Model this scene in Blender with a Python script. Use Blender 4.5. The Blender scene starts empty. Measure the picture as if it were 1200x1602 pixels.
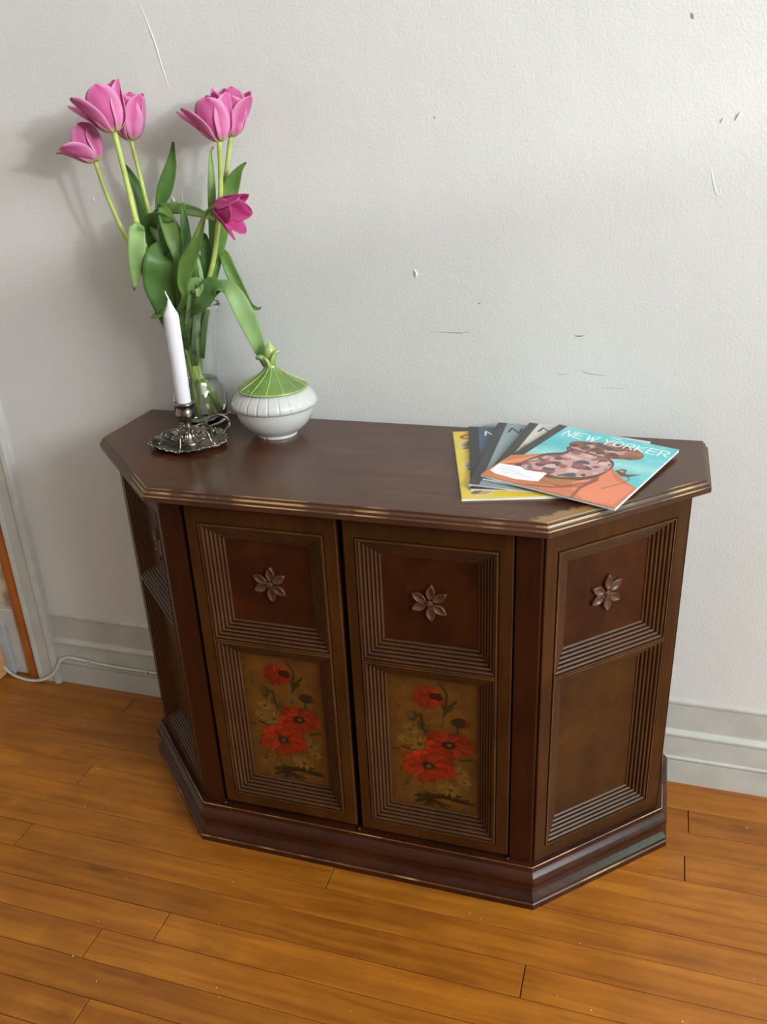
import bpy, bmesh, math, random
import numpy as np
from mathutils import Vector, Matrix, noise as mnoise

random.seed(7); np.random.seed(7)
scene = bpy.context.scene
COL = scene.collection

# ---------------------------------------------------------------- camera
CAM = Vector((0.4238, -1.4229, 1.2237)); YAW, PITCH, ROLL, FPX = 0.3164, -0.4285, -0.0472, 1344.46
fw = Vector((-math.sin(YAW)*math.cos(PITCH), math.cos(YAW)*math.cos(PITCH), math.sin(PITCH)))
rt = fw.cross(Vector((0, 0, 1))).normalized(); up = rt.cross(fw)
rt, up = (rt*math.cos(ROLL)+up*math.sin(ROLL)), (up*math.cos(ROLL)-rt*math.sin(ROLL))
cd = bpy.data.cameras.new('camera'); cam = bpy.data.objects.new('camera', cd); COL.objects.link(cam)
cd.sensor_fit = 'VERTICAL'; cd.sensor_height = 36.0; cd.lens = FPX/1602*36.0; cd.clip_start = 0.02
cam.matrix_world = Matrix(((rt.x, up.x, -fw.x, CAM.x), (rt.y, up.y, -fw.y, CAM.y), (rt.z, up.z, -fw.z, CAM.z), (0, 0, 0, 1)))
scene.camera = cam

def at(u, v, y):
    """world point at depth y whose place was measured in the photograph"""
    d = fw + rt*((u-600)/FPX) - up*((v-801)/FPX)
    return CAM + d*((y-CAM.y)/d.y)

# ---------------------------------------------------------------- world, light, exposure
world = bpy.data.worlds.new('world'); scene.world = world; world.use_nodes = True
bg = world.node_tree.nodes['Background']; bg.inputs[0].default_value = (1.0, 0.985, 0.96, 1); bg.inputs[1].default_value = 0.36
def area(name, loc, target, sx, sy, power, col):
    ld = bpy.data.lights.new(name, 'AREA'); ld.shape = 'RECTANGLE'; ld.size = sx; ld.size_y = sy
    ld.energy = power; ld.color = col
    o = bpy.data.objects.new(name, ld); COL.objects.link(o); o.location = loc
    o.rotation_euler = (Vector(target)-Vector(loc)).to_track_quat('-Z', 'Y').to_euler()
    return o
WX = 3.00
area('window_daylight', (WX-0.03, -1.95, 2.03), (0.0, -1.95, 2.03), 2.1, 0.90, 154, (0.885, 0.955, 1.0))
area('added_teal_light', (WX-0.03, -0.82, 0.40), (0.0, -0.82, 0.40), 0.40, 0.40, 5.0, (0.40, 1.0, 0.82))  # unseen teal light, added for the gleam on the plinth mouldings
sd = bpy.data.lights.new('low_sun', 'SUN'); sd.energy = 0.7; sd.angle = math.radians(2.2); sd.color = (1.0, 0.97, 0.92)
so = bpy.data.objects.new('low_sun', sd); COL.objects.link(so); so.location = (4, -3, 2.5)
so.rotation_euler = Vector((-0.82, 0.57, -0.13)).to_track_quat('-Z', 'Y').to_euler()
vs = scene.view_settings; vs.view_transform = 'Standard'; vs.look = 'None'; vs.gamma = 1.0; vs.use_curve_mapping = False
vs.exposure = 0.06

# ---------------------------------------------------------------- material helpers
def lin(c):
    return tuple((x/255/12.92 if x/255 <= 0.04045 else ((x/255+0.055)/1.055)**2.4) for x in c[:3])+(1.0,)
def newmat(name):
    m = bpy.data.materials.new(name); m.use_nodes = True
    nt = m.node_tree; b = nt.nodes['Principled BSDF']
    return m, nt, b
def N(nt, t, **kw):
    n = nt.nodes.new(t)
    for k, v in kw.items(): setattr(n, k, v)
    return n
def ramp(nt, stops):
    r = N(nt, 'ShaderNodeValToRGB'); e = r.color_ramp.elements
    e[0].position, e[0].color = stops[0]; e[1].position, e[1].color = stops[-1]
    for p, c in stops[1:-1]:
        x = e.new(p); x.color = c
    return r
def mat_plain(name, col, rough=0.5, spec=0.5, metal=0.0, bump=0.0, bscale=200, var=0.0, coat=0.0):
    m, nt, b = newmat(name)
    b.inputs['Base Color'].default_value = lin(col); b.inputs['Roughness'].default_value = rough
    b.inputs['Specular IOR Level'].default_value = spec; b.inputs['Metallic'].default_value = metal
    b.inputs['Coat Weight'].default_value = coat
    tc = N(nt, 'ShaderNodeTexCoord')
    if var:
        n = N(nt, 'ShaderNodeTexNoise'); n.inputs['Scale'].default_value = 18; n.inputs['Detail'].default_value = 5
        nt.links.new(tc.outputs['Object'], n.inputs['Vector'])
        lo = tuple(x*(1-var) for x in col); hi = tuple(min(255, x*(1+var)) for x in col)
        r = ramp(nt, [(0.35, lin(lo)), (0.65, lin(hi))]); nt.links.new(n.outputs['Fac'], r.inputs['Fac'])
        nt.links.new(r.outputs['Color'], b.inputs['Base Color'])
    if bump:
        n = N(nt, 'ShaderNodeTexNoise'); n.inputs['Scale'].default_value = bscale; n.inputs['Detail'].default_value = 3
        nt.links.new(tc.outputs['Object'], n.inputs['Vector'])
        bp = N(nt, 'ShaderNodeBump'); bp.inputs['Strength'].default_value = bump; bp.inputs['Distance'].default_value = 0.002
        nt.links.new(n.outputs['Fac'], bp.inputs['Height']); nt.links.new(bp.outputs['Normal'], b.inputs['Normal'])
    return m
def mat_wood(name, dark, light, axis='z', rough=0.35, freq=6.0, stretch=14.0, spec=0.5, blotch=None, rnd=False, bump=0.06, worn=None, coat=0.0):
    """grain stretched along an axis of the object; optional larger blotches, worn patches of bare wood, per-object change"""
    m, nt, b = newmat(name); L = nt.links
    tc = N(nt, 'ShaderNodeTexCoord'); mp = N(nt, 'ShaderNodeMapping')
    s = [freq*stretch]*3; s['xyz'.index(axis)] = freq
    mp.inputs['Scale'].default_value = s
    vec = tc.outputs['Object']
    if rnd:
        oi = N(nt, 'ShaderNodeObjectInfo'); mul = N(nt, 'ShaderNodeVectorMath', operation='MULTIPLY_ADD')
        cmb = N(nt, 'ShaderNodeCombineXYZ')
        for i in range(3): L.new(oi.outputs['Random'], cmb.inputs[i])
        mul.inputs[1].default_value = (37, 17, 23); L.new(cmb.outputs[0], mul.inputs[0]); L.new(vec, mul.inputs[2]); vec = mul.outputs[0]
    L.new(vec, mp.inputs['Vector'])
    n = N(nt, 'ShaderNodeTexNoise'); n.inputs['Scale'].default_value = 1.0; n.inputs['Detail'].default_value = 6; n.inputs['Roughness'].default_value = 0.62; n.inputs['Distortion'].default_value = 0.6
    L.new(mp.outputs[0], n.inputs['Vector'])
    r = ramp(nt, [(0.30, lin(dark)), (0.72, lin(light))]); L.new(n.outputs['Fac'], r.inputs['Fac'])
    col = r.outputs['Color']
    n2 = N(nt, 'ShaderNodeTexNoise'); n2.inputs['Scale'].default_value = 9.0; n2.inputs['Detail'].default_value = 4
    L.new(vec, n2.inputs['Vector'])
    r2 = ramp(nt, [(0.38, (0.72, 0.70, 0.66, 1)), (0.62, (1.12, 1.12, 1.1, 1))]); L.new(n2.outputs['Fac'], r2.inputs['Fac'])
    mx = N(nt, 'ShaderNodeMix', data_type='RGBA', blend_type='MULTIPLY'); mx.inputs['Factor'].default_value = 0.8 if blotch is None else blotch
    L.new(col, mx.inputs['A']); L.new(r2.outputs['Color'], mx.inputs['B']); col = mx.outputs['Result']
    if rnd:
        r3 = ramp(nt, [(0.0, (0.88, 0.85, 0.80, 1)), (0.5, (1.0, 0.98, 0.95, 1)), (1.0, (1.08, 1.08, 1.05, 1))]); L.new(oi.outputs['Random'], r3.inputs['Fac'])
        mx = N(nt, 'ShaderNodeMix', data_type='RGBA', blend_type='MULTIPLY'); mx.inputs['Factor'].default_value = 1.0
        L.new(col, mx.inputs['A']); L.new(r3.outputs['Color'], mx.inputs['B']); col = mx.outputs['Result']
    if rnd:
        # small dark knots and mineral flecks in the boards
        mp5 = N(nt, 'ShaderNodeMapping'); mp5.inputs['Scale'].default_value = (9, 26, 26); L.new(vec, mp5.inputs['Vector'])
        n5 = N(nt, 'ShaderNodeTexNoise'); n5.inputs['Scale'].default_value = 1.0; n5.inputs['Detail'].default_value = 3; L.new(mp5.outputs[0], n5.inputs['Vector'])
        m5 = N(nt, 'ShaderNodeMapRange'); m5.inputs[1].default_value = 0.66; m5.inputs[2].default_value = 0.80; m5.inputs[4].default_value = 0.65; L.new(n5.outputs['Fac'], m5.inputs[0])
        mx = N(nt, 'ShaderNodeMix', data_type='RGBA'); L.new(m5.outputs[0], mx.inputs['Factor']); L.new(col, mx.inputs['A']); mx.inputs['B'].default_value = lin((84, 42, 14)); col = mx.outputs['Result']
    if worn:
        wc, scale, lo, hi = worn
        n4 = N(nt, 'ShaderNodeTexNoise'); n4.inputs['Scale'].default_value = scale; n4.inputs['Detail'].default_value = 5
        L.new(tc.outputs['Object'], n4.inputs['Vector'])
        mr = N(nt, 'ShaderNodeMapRange'); mr.inputs[1].default_value = lo; mr.inputs[2].default_value = hi
        L.new(n4.outputs['Fac'], mr.inputs[0])
        mx = N(nt, 'ShaderNodeMix', data_type='RGBA'); L.new(mr.outputs[0], mx.inputs['Factor'])
        L.new(col, mx.inputs['A']); mx.inputs['B'].default_value = lin(wc); col = mx.outputs['Result']
    L.new(col, b.inputs['Base Color'])
    b.inputs['Roughness'].default_value = rough; b.inputs['Specular IOR Level'].default_value = spec; b.inputs['Coat Weight'].default_value = coat
    if coat: b.inputs['Coat Roughness'].default_value = 0.25
    bp = N(nt, 'ShaderNodeBump'); bp.inputs['Strength'].default_value = bump; bp.inputs['Distance'].default_value = 0.0015
    L.new(n.outputs['Fac'], bp.inputs['Height']); L.new(bp.outputs['Normal'], b.inputs['Normal'])
    return m
def mat_print(name, rough=0.35, spec=0.5, grain=0.0):
    m, nt, b = newmat(name)
    a = N(nt, 'ShaderNodeAttribute', attribute_name='print'); col = a.outputs['Color']
    if grain:
        tc = N(nt, 'ShaderNodeTexCoord'); n = N(nt, 'ShaderNodeTexNoise'); n.inputs['Scale'].default_value = 60; n.inputs['Detail'].default_value = 6
        nt.links.new(tc.outputs['Object'], n.inputs['Vector'])
        r = ramp(nt, [(0.3, (1-grain, 1-grain, 1-grain, 1)), (0.7, (1+grain, 1+grain, 1+grain, 1))]); nt.links.new(n.outputs['Fac'], r.inputs['Fac'])
        mx = N(nt, 'ShaderNodeMix', data_type='RGBA', blend_type='MULTIPLY'); mx.inputs['Factor'].default_value = 1
        nt.links.new(col, mx.inputs['A']); nt.links.new(r.outputs['Color'], mx.inputs['B']); col = mx.outputs['Result']
    nt.links.new(col, b.inputs['Base Color'])
    b.inputs['Roughness'].default_value = rough; b.inputs['Specular IOR Level'].default_value = spec
    return m

# ---------------------------------------------------------------- mesh helpers
def link(o, parent=None):
    COL.objects.link(o)
    if parent is not None:
        o.parent = parent
        if parent.type == 'EMPTY' or parent.location.length: o.matrix_parent_inverse = Matrix.Identity(4)
    return o
def mesh(name, verts, faces, mat, parent=None, smooth=False, mats=None, fm=None, fixn=True):
    me = bpy.data.meshes.new(name); me.from_pydata([tuple(v) for v in verts], [], faces)
    for m in (mats or [mat]): me.materials.append(m)
    if fm is not None: me.polygons.foreach_set('material_index', fm)
    if fixn:
        bm = bmesh.new(); bm.from_mesh(me); bmesh.ops.recalc_face_normals(bm, faces=bm.faces); bm.to_mesh(me); bm.free()
    if smooth: me.polygons.foreach_set('use_smooth', [True]*len(me.polygons))
    me.update()
    return link(bpy.data.objects.new(name, me), parent)
def tag(o, label=None, cat=None, group=None, kind=None):
    if label: o['label'] = label
    if cat: o['category'] = cat
    if group: o['group'] = group
    if kind: o['kind'] = kind
    return o
def thing(name, label, cat, group=None, loc=(0, 0, 0)):
    o = bpy.data.objects.new(name, None); COL.objects.link(o); o.location = loc; o.empty_display_size = 0.05
    return tag(o, label, cat, group)
def box(x0, x1, y0, y1, z0, z1, c=0.0):
    """box verts/faces with chamfered edges c"""
    bm = bmesh.new(); bmesh.ops.create_cube(bm, size=1)
    for v in bm.verts:
        v.co = ((x0+x1)/2+v.co.x*(x1-x0), (y0+y1)/2+v.co.y*(y1-y0), (z0+z1)/2+v.co.z*(z1-z0))
    if c: bmesh.ops.bevel(bm, geom=list(bm.edges), offset=c, segments=1, affect='EDGES', profile=0.5)
    bm.verts.index_update()
    r = ([v.co.copy() for v in bm.verts], [[v.index for v in f.verts] for f in bm.faces]); bm.free(); return r
def joinvf(parts):
    V, F = [], []
    for v, f in parts:
        b = len(V); V += list(v); F += [[i+b for i in q] for q in f]
    return V, F
def loft(loops, closed=True, cap0=False, cap1=False):
    n = len(loops[0]); V = [p for l in loops for p in l]; F = []
    for i in range(len(loops)-1):
        for j in range(n if closed else n-1):
            a, b = i*n+j, i*n+(j+1) % n
            F.append([a, b, b+n, a+n])
    if cap0: F.append(list(range(n))[::-1])
    if cap1: F.append([(len(loops)-1)*n+j for j in range(n)])
    return V, F
def lathe(profile, center, n=64, mod=None, close0=True, close1=True):
    loops = []
    for r, z in profile:
        loops.append([Vector((center[0]+(r*(mod(a, r, z) if mod else 1))*math.cos(a), center[1]+(r*(mod(a, r, z) if mod else 1))*math.sin(a), center[2]+z)) for a in (2*math.pi*k/n for k in range(n))])
    return loft(loops, True, close0, close1)
def crom(P, n):
    P = [Vector(p) for p in P]; Q = [P[0]*2-P[1]]+P+[P[-1]*2-P[-2]]; out = []
    m = len(P)-1
    for k in range(n+1):
        t = k/n*m; i = min(int(t), m-1); f = t-i; a, b, c, d = Q[i:i+4]
        out.append(0.5*((2*b)+(c-a)*f+(2*a-5*b+4*c-d)*f*f+(3*b-a-3*c+d)*f**3))
    return out
def tube(path, rad, n=10, caps=True, samples=None):
    pts = crom(path, samples) if samples else [Vector(p) for p in path]
    m = len(pts); rr = rad if callable(rad) else (lambda t: rad)
    T = [(pts[min(i+1, m-1)]-pts[max(i-1, 0)]).normalized() for i in range(m)]
    u = T[0].orthogonal().normalized(); loops = []
    for i in range(m):
        u = (u-T[i]*u.dot(T[i]))
        u = u.normalized() if u.length > 1e-6 else T[i].orthogonal().normalized()
        w = T[i].cross(u); r = rr(i/(m-1))
        loops.append([pts[i]+(u*math.cos(a)+w*math.sin(a))*r for a in (2*math.pi*k/n for k in range(n))])
    return loft(loops, True, caps, caps)
def sphere(c, r, seg=12, sc=(1, 1, 1)):
    prof = [(math.sin(math.pi*k/(seg//2)), -math.cos(math.pi*k/(seg//2))) for k in range(1, seg//2)]
    loops = [[Vector((c[0]+r*sc[0]*p*math.cos(2*math.pi*j/seg), c[1]+r*sc[1]*p*math.sin(2*math.pi*j/seg), c[2]+r*sc[2]*z)) for j in range(seg)] for p, z in prof]
    V, F = loft(loops, True); V += [Vector((c[0], c[1], c[2]-r*sc[2])), Vector((c[0], c[1], c[2]+r*sc[2]))]
    nb = len(V)-2; L0 = (len(loops)-1)*seg
    for j in range(seg):
        F.append([nb, (j+1) % seg, j]); F.append([nb+1, L0+j, L0+(j+1) % seg])
    return V, F

# ---------------------------------------------------------------- painting flat print into vertices
class Canvas:
    def __init__(s, nx, ny, w, h, base):
        s.nx, s.ny = nx, ny
        u, v = np.meshgrid(np.linspace(0, 1, nx), np.linspace(0, 1, ny)); s.U, s.V = u.ravel(), v.ravel()
        s.X, s.Y = s.U*w, s.V*h; s.w, s.h = w, h
        s.C = np.tile(np.array(lin(base)[:3]), (nx*ny, 1))
        r = np.random.RandomState(int(nx*7+ny)); s.n = np.zeros(nx*ny)
        for k in range(40):
            f = 2*np.pi*(1.2+k*0.45); a = r.rand()*6.28; s.n += np.sin(f*(np.cos(a)*s.U+np.sin(a)*s.V*h/w)+r.rand()*6.28)/(1+k*0.25)
        s.n /= np.abs(s.n).max()
    def put(s, mask, col, alpha=1.0, vary=0.0):
        c = np.array(lin(col)[:3]); a = (np.asarray(mask, float)*alpha)[:, None]
        cc = c[None, :]*(1+vary*s.n[:, None]); s.C = s.C*(1-a)+cc*a
    def inside(s, P):
        P = np.array(P, float); m = np.zeros(len(s.U), bool); j = len(P)-1
        for i in range(len(P)):
            (xi, yi), (xj, yj) = P[i], P[j]
            c = ((yi > s.V) != (yj > s.V)) & (s.U < (xj-xi)*(s.V-yi)/((yj-yi) if abs(yj-yi) > 1e-9 else 1e-9)+xi); m ^= c; j = i
        return m
    def poly(s, P, col, alpha=1.0, vary=0.0, smooth=False):
        if smooth:
            n = len(P); Q = []
            for i in range(n):
                a, b, c, d = [np.array(P[(i+k-1) % n], float) for k in range(4)]
                for f in (0, .25, .5, .75): Q.append(0.5*(2*b+(c-a)*f+(2*a-5*b+4*c-d)*f*f+(3*b-a-3*c+d)*f**3))
            P = Q
        s.put(s.inside(P), col, alpha, vary)
    def ell(s, cx, cy, rx, ry, col, rot=0.0, alpha=1.0, vary=0.0, wob=0.0, lobes=0, lob=0.0):
        """centre in uv, radii in units of the print's width"""
        dx, dy = (s.U-cx)*s.w, (s.V-cy)*s.h; c, q = math.cos(rot), math.sin(rot)
        x, y = (dx*c+dy*q)/(rx*s.w), (-dx*q+dy*c)/(ry*s.w); rr = np.hypot(x, y)
        lim = 1+wob*s.n+(lob*np.cos(lobes*np.arctan2(y, x)) if lobes else 0)
        s.put(np.clip((lim-rr)*12, 0, 1), col, alpha, vary)
    def stroke(s, P, t, col, alpha=1.0):
        m = np.zeros(len(s.U), bool); P = np.array(P, float)*[s.w, s.h]; t = t*s.w
        for a, b in zip(P[:-1], P[1:]):
            d = b-a; L = d@d+1e-12; k = np.clip(((s.X-a[0])*d[0]+(s.Y-a[1])*d[1])/L, 0, 1)
            m |= np.hypot(s.X-a[0]-k*d[0], s.Y-a[1]-k*d[1]) < t
        s.put(m, col, alpha)
    def text(s, txt, u0, v0, lw, lh, gap, t, col):
        G = {'N': [[(0, 0), (0.12, 1), (0.88, 0), (1, 1)]], 'E': [[(1, 1), (0, 1), (0, 0), (1, 0)], [(0, .5), (.8, .5)]], 'W': [[(0, 1), (.28, 0), (.5, .8), (.72, 0), (1, 1)]],
             'Y': [[(0, 1), (.5, .45), (1, 1)], [(.5, .45), (.5, 0)]], 'O': [[(.5+.5*math.cos(a), .5+.5*math.sin(a)) for a in (k*math.pi/12 for k in range(25))]],
             'R': [[(0, 0), (0, 1), (.75, 1), (.95, .8), (.75, .52), (0, .5)], [(.45, .5), (1, 0)]], 'K': [[(0, 0), (0, 1)], [(.95, 1), (0, .45), (1, 0)]],
             'T': [[(0, 1), (1, 1)], [(.5, 1), (.5, 0)]], 'H': [[(0, 0), (0, 1)], [(1, 0), (1, 1)], [(0, .5), (1, .5)]],
             'C': [[(.5+.5*math.cos(a), .5+.5*math.sin(a)) for a in (0.8+k*(4.7/16) for k in range(17))]]}
        x = u0
        for ch in txt:
            if ch == ' ': x += lw*0.45; continue
            ww = lw*(1.25 if ch == 'W' else 1.0)
            for st in G[ch]: s.stroke([(x+p*ww, v0+q*lh) for p, q in st], t, col)
            x += ww+gap
    def faces(s):
        nx = s.nx; return [[j*nx+i, j*nx+i+1, (j+1)*nx+i+1, (j+1)*nx+i] for j in range(s.ny-1) for i in range(nx-1)]
    def apply(s, me):
        a = me.color_attributes.new('print', 'FLOAT_COLOR', 'POINT')
        full = np.ones((len(me.vertices), 4), np.float32); full[:, :3] = 0.5; k = min(len(full), len(s.C)); full[:k, :3] = np.clip(s.C[:k], 0, 1)
        a.data.foreach_set('color', full.ravel())

# ---------------------------------------------------------------- materials
def mat_wall():
    m, nt, b = newmat('wall_paint'); L = nt.links
    tc = N(nt, 'ShaderNodeTexCoord')
    n = N(nt, 'ShaderNodeTexNoise'); n.inputs['Scale'].default_value = 2.2; n.inputs['Detail'].default_value = 3; L.new(tc.outputs['Object'], n.inputs['Vector'])
    r = ramp(nt, [(0.35, lin((214, 213, 209))), (0.65, lin((222, 220, 217)))]); L.new(n.outputs['Fac'], r.inputs['Fac']); L.new(r.outputs['Color'], b.inputs['Base Color'])
    n1 = N(nt, 'ShaderNodeTexNoise'); n1.inputs['Scale'].default_value = 240; n1.inputs['Detail'].default_value = 3; L.new(tc.outputs['Object'], n1.inputs['Vector'])
    n2 = N(nt, 'ShaderNodeTexNoise'); n2.inputs['Scale'].default_value = 28; n2.inputs['Detail'].default_value = 4; L.new(tc.outputs['Object'], n2.inputs['Vector'])
    ad = N(nt, 'ShaderNodeMath', operation='MULTIPLY_ADD'); ad.inputs[1].default_value = 1.2; L.new(n2.outputs['Fac'], ad.inputs[0]); L.new(n1.outputs['Fac'], ad.inputs[2])
    bp = N(nt, 'ShaderNodeBump'); bp.inputs['Strength'].default_value = 0.34; bp.inputs['Distance'].default_value = 0.0018
    L.new(ad.outputs[0], bp.inputs['Height']); L.new(bp.outputs['Normal'], b.inputs['Normal'])
    b.inputs['Roughness'].default_value = 0.55; b.inputs['Specular IOR Level'].default_value = 0.3
    return m
M = {}
M['wall'] = mat_wall()
M['trim'] = mat_plain('trim_paint', (192, 191, 184), 0.42, bump=0.25, bscale=70, var=0.03)
M['plank'] = mat_wood('floor_varnish', (138, 76, 14), (180, 113, 33), 'x', rough=0.36, freq=3.5, stretch=16, rnd=True, bump=0.05, blotch=0.5)
M['subfloor'] = mat_plain('floor_gap', (74, 44, 20), 0.8)
M['ctop'] = mat_wood('cabinet_top_wood', (62, 38, 26), (86, 54, 38), 'x', rough=0.30, freq=4, stretch=16, bump=0.05)
M['cfr'] = mat_wood('cabinet_frame_wood', (54, 28, 7), (74, 41, 12), 'z', rough=0.36, spec=0.3, freq=5, stretch=14)
M['cpost'] = mat_wood('cabinet_post_wood', (40, 14, 3), (58, 22, 6), 'z', rough=0.36, spec=0.3, freq=5, stretch=14)
M['cmo'] = mat_wood('moulding_wood', (52, 27, 9), (72, 40, 15), 'z', rough=0.34, spec=0.4, freq=6, stretch=4, blotch=0.4)
M['cmow'] = mat_wood('moulding_worn_ridge', (70, 41, 18), (100, 66, 36), 'z', rough=0.34, freq=10, stretch=3, blotch=0.7)
M['cmod'] = mat_plain('moulding_dark_groove', (32, 16, 7), 0.5, spec=0.2)  # darker brown for the grooves and drops of the moulding
M['burl'] = mat_wood('burl_panel', (44, 16, 3), (72, 30, 7), 'z', rough=0.38, spec=0.3, freq=16, stretch=1.2, blotch=1.0)
M['burl2'] = mat_wood('olive_burl_panel', (56, 30, 6), (76, 43, 10), 'z', rough=0.42, spec=0.3, freq=22, stretch=1.2, blotch=1.0)
M['base'] = mat_wood('plinth_wood', (44, 18, 8), (64, 30, 15), 'x', rough=0.27, spec=0.4, freq=5, stretch=8)
M['wornline'] = mat_wood('worn_edge_wood', (74, 44, 26), (104, 66, 40), 'x', rough=0.4, freq=8, stretch=4, worn=((176, 138, 90), 13, 0.50, 0.64))
M['dark'] = mat_plain('cabinet_inside', (26, 15, 10), 0.7)
M['brass'] = mat_plain('pin_metal', (84, 70, 58), 0.45, metal=0.9)
M['petalwood'] = mat_wood('carved_flower_wood', (66, 36, 20), (104, 68, 46), 'z', rough=0.36, freq=20, stretch=1.5, blotch=0.6)
M['paint'] = mat_print('painted_panel', 0.42, spec=0.3, grain=0.22)
M['cover'] = mat_print('magazine_cover', 0.28)
M['pages'] = mat_plain('magazine_pages', (222, 218, 208), 0.7, var=0.05)
M['label'] = mat_plain('paper_label', (238, 238, 240), 0.6)
M['china'] = mat_plain('white_glazed_china', (204, 204, 200), 0.12, coat=0.5)
M['chinag'] = mat_plain('green_glazed_china', (112, 142, 72), 0.14, coat=0.5, var=0.12)
M['chinal'] = mat_plain('light_green_glaze', (160, 184, 104), 0.14, coat=0.5, var=0.1)
M['wax'] = mat_plain('white_wax', (232, 229, 236), 0.4)
M['wax'].node_tree.nodes['Principled BSDF'].inputs['Subsurface Weight'].default_value = 0.3
M['wax'].node_tree.nodes['Principled BSDF'].inputs['Subsurface Radius'].default_value = (0.01, 0.008, 0.007)
M['pewter'] = mat_plain('pewter', (150, 142, 132), 0.24, metal=1.0, var=0.25, bump=0.1, bscale=300)
M['pewterd'] = mat_plain('tarnished_pewter', (150, 150, 138), 0.42, metal=1.0, var=0.35, bump=0.5, bscale=260)
M['cable'] = mat_plain('white_cable', (205, 202, 190), 0.45)
M['orange'] = mat_wood('orange_varnish', (150, 80, 30), (190, 112, 48), 'z', rough=0.3, freq=4, stretch=12)
def glass(name, ior, col, rough=0.0):
    m, nt, b = newmat(name); b.inputs['Base Color'].default_value = col; b.inputs['Roughness'].default_value = rough
    b.inputs['IOR'].default_value = ior; b.inputs['Transmission Weight'].default_value = 1.0
    return m
M['glass'] = glass('clear_glass', 1.45, (0.97, 0.99, 0.98, 1)); M['water'] = glass('water', 1.33, (0.96, 0.99, 0.96, 1))
def mat_leaf(name, c1, c2, c3):
    m, nt, b = newmat(name); L = nt.links
    a = N(nt, 'ShaderNodeAttribute', attribute_name='st'); sp = N(nt, 'ShaderNodeSeparateXYZ'); L.new(a.outputs['Vector'], sp.inputs[0])
    w = N(nt, 'ShaderNodeMath', operation='MULTIPLY'); w.inputs[1].default_value = 60; L.new(sp.outputs['Y'], w.inputs[0])
    si = N(nt, 'ShaderNodeMath', operation='SINE'); L.new(w.outputs[0], si.inputs[0])
    mr = N(nt, 'ShaderNodeMapRange'); mr.inputs[1].default_value = -1; L.new(si.outputs[0], mr.inputs[0])
    tc = N(nt, 'ShaderNodeTexCoord'); n = N(nt, 'ShaderNodeTexNoise'); n.inputs['Scale'].default_value = 30; L.new(tc.outputs['Object'], n.inputs['Vector'])
    mm = N(nt, 'ShaderNodeMath', operation='MULTIPLY'); L.new(mr.outputs[0], mm.inputs[0]); mm.inputs[1].default_value = 0.14
    ma = N(nt, 'ShaderNodeMath', operation='MULTIPLY_ADD'); L.new(n.outputs['Fac'], ma.inputs[0]); ma.inputs[1].default_value = 0.75; L.new(mm.outputs[0], ma.inputs[2])
    r = ramp(nt, [(0.15, lin(c1)), (0.75, lin(c2))]); L.new(ma.outputs[0], r.inputs['Fac'])
    tip = N(nt, 'ShaderNodeMapRange'); tip.inputs[1].default_value = 0.955; tip.inputs[2].default_value = 1.0; L.new(sp.outputs['X'], tip.inputs[0])
    mx = N(nt, 'ShaderNodeMix', data_type='RGBA'); L.new(tip.outputs[0], mx.inputs['Factor']); L.new(r.outputs['Color'], mx.inputs['A']); mx.inputs['B'].default_value = lin(c3)
    L.new(mx.outputs['Result'], b.inputs['Base Color']); b.inputs['Roughness'].default_value = 0.42; b.inputs['Specular IOR Level'].default_value = 0.4
    tr = N(nt, 'ShaderNodeBsdfTranslucent'); L.new(mx.outputs['Result'], tr.inputs['Color'])
    ms = N(nt, 'ShaderNodeMixShader'); ms.inputs[0].default_value = 0.28
    out = nt.nodes['Material Output']; L.new(b.outputs[0], ms.inputs[1]); L.new(tr.outputs[0], ms.inputs[2]); L.new(ms.outputs[0], out.inputs['Surface'])
    return m
M['leaf'] = mat_leaf('tulip_leaf', (84, 120, 52), (136, 172, 92), (84, 62, 44))
M['leafd'] = mat_leaf('dark_tulip_leaf', (74, 112, 52), (112, 152, 80), (80, 56, 40))
M['leafl'] = mat_leaf('pale_tulip_leaf', (124, 160, 90), (168, 198, 132), (96, 76, 52))
M['stem'] = mat_plain('tulip_stem', (170, 186, 96), 0.45, var=0.12)
M['stemd'] = mat_plain('green_tulip_stem', (120, 142, 66), 0.45, var=0.15)
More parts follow.
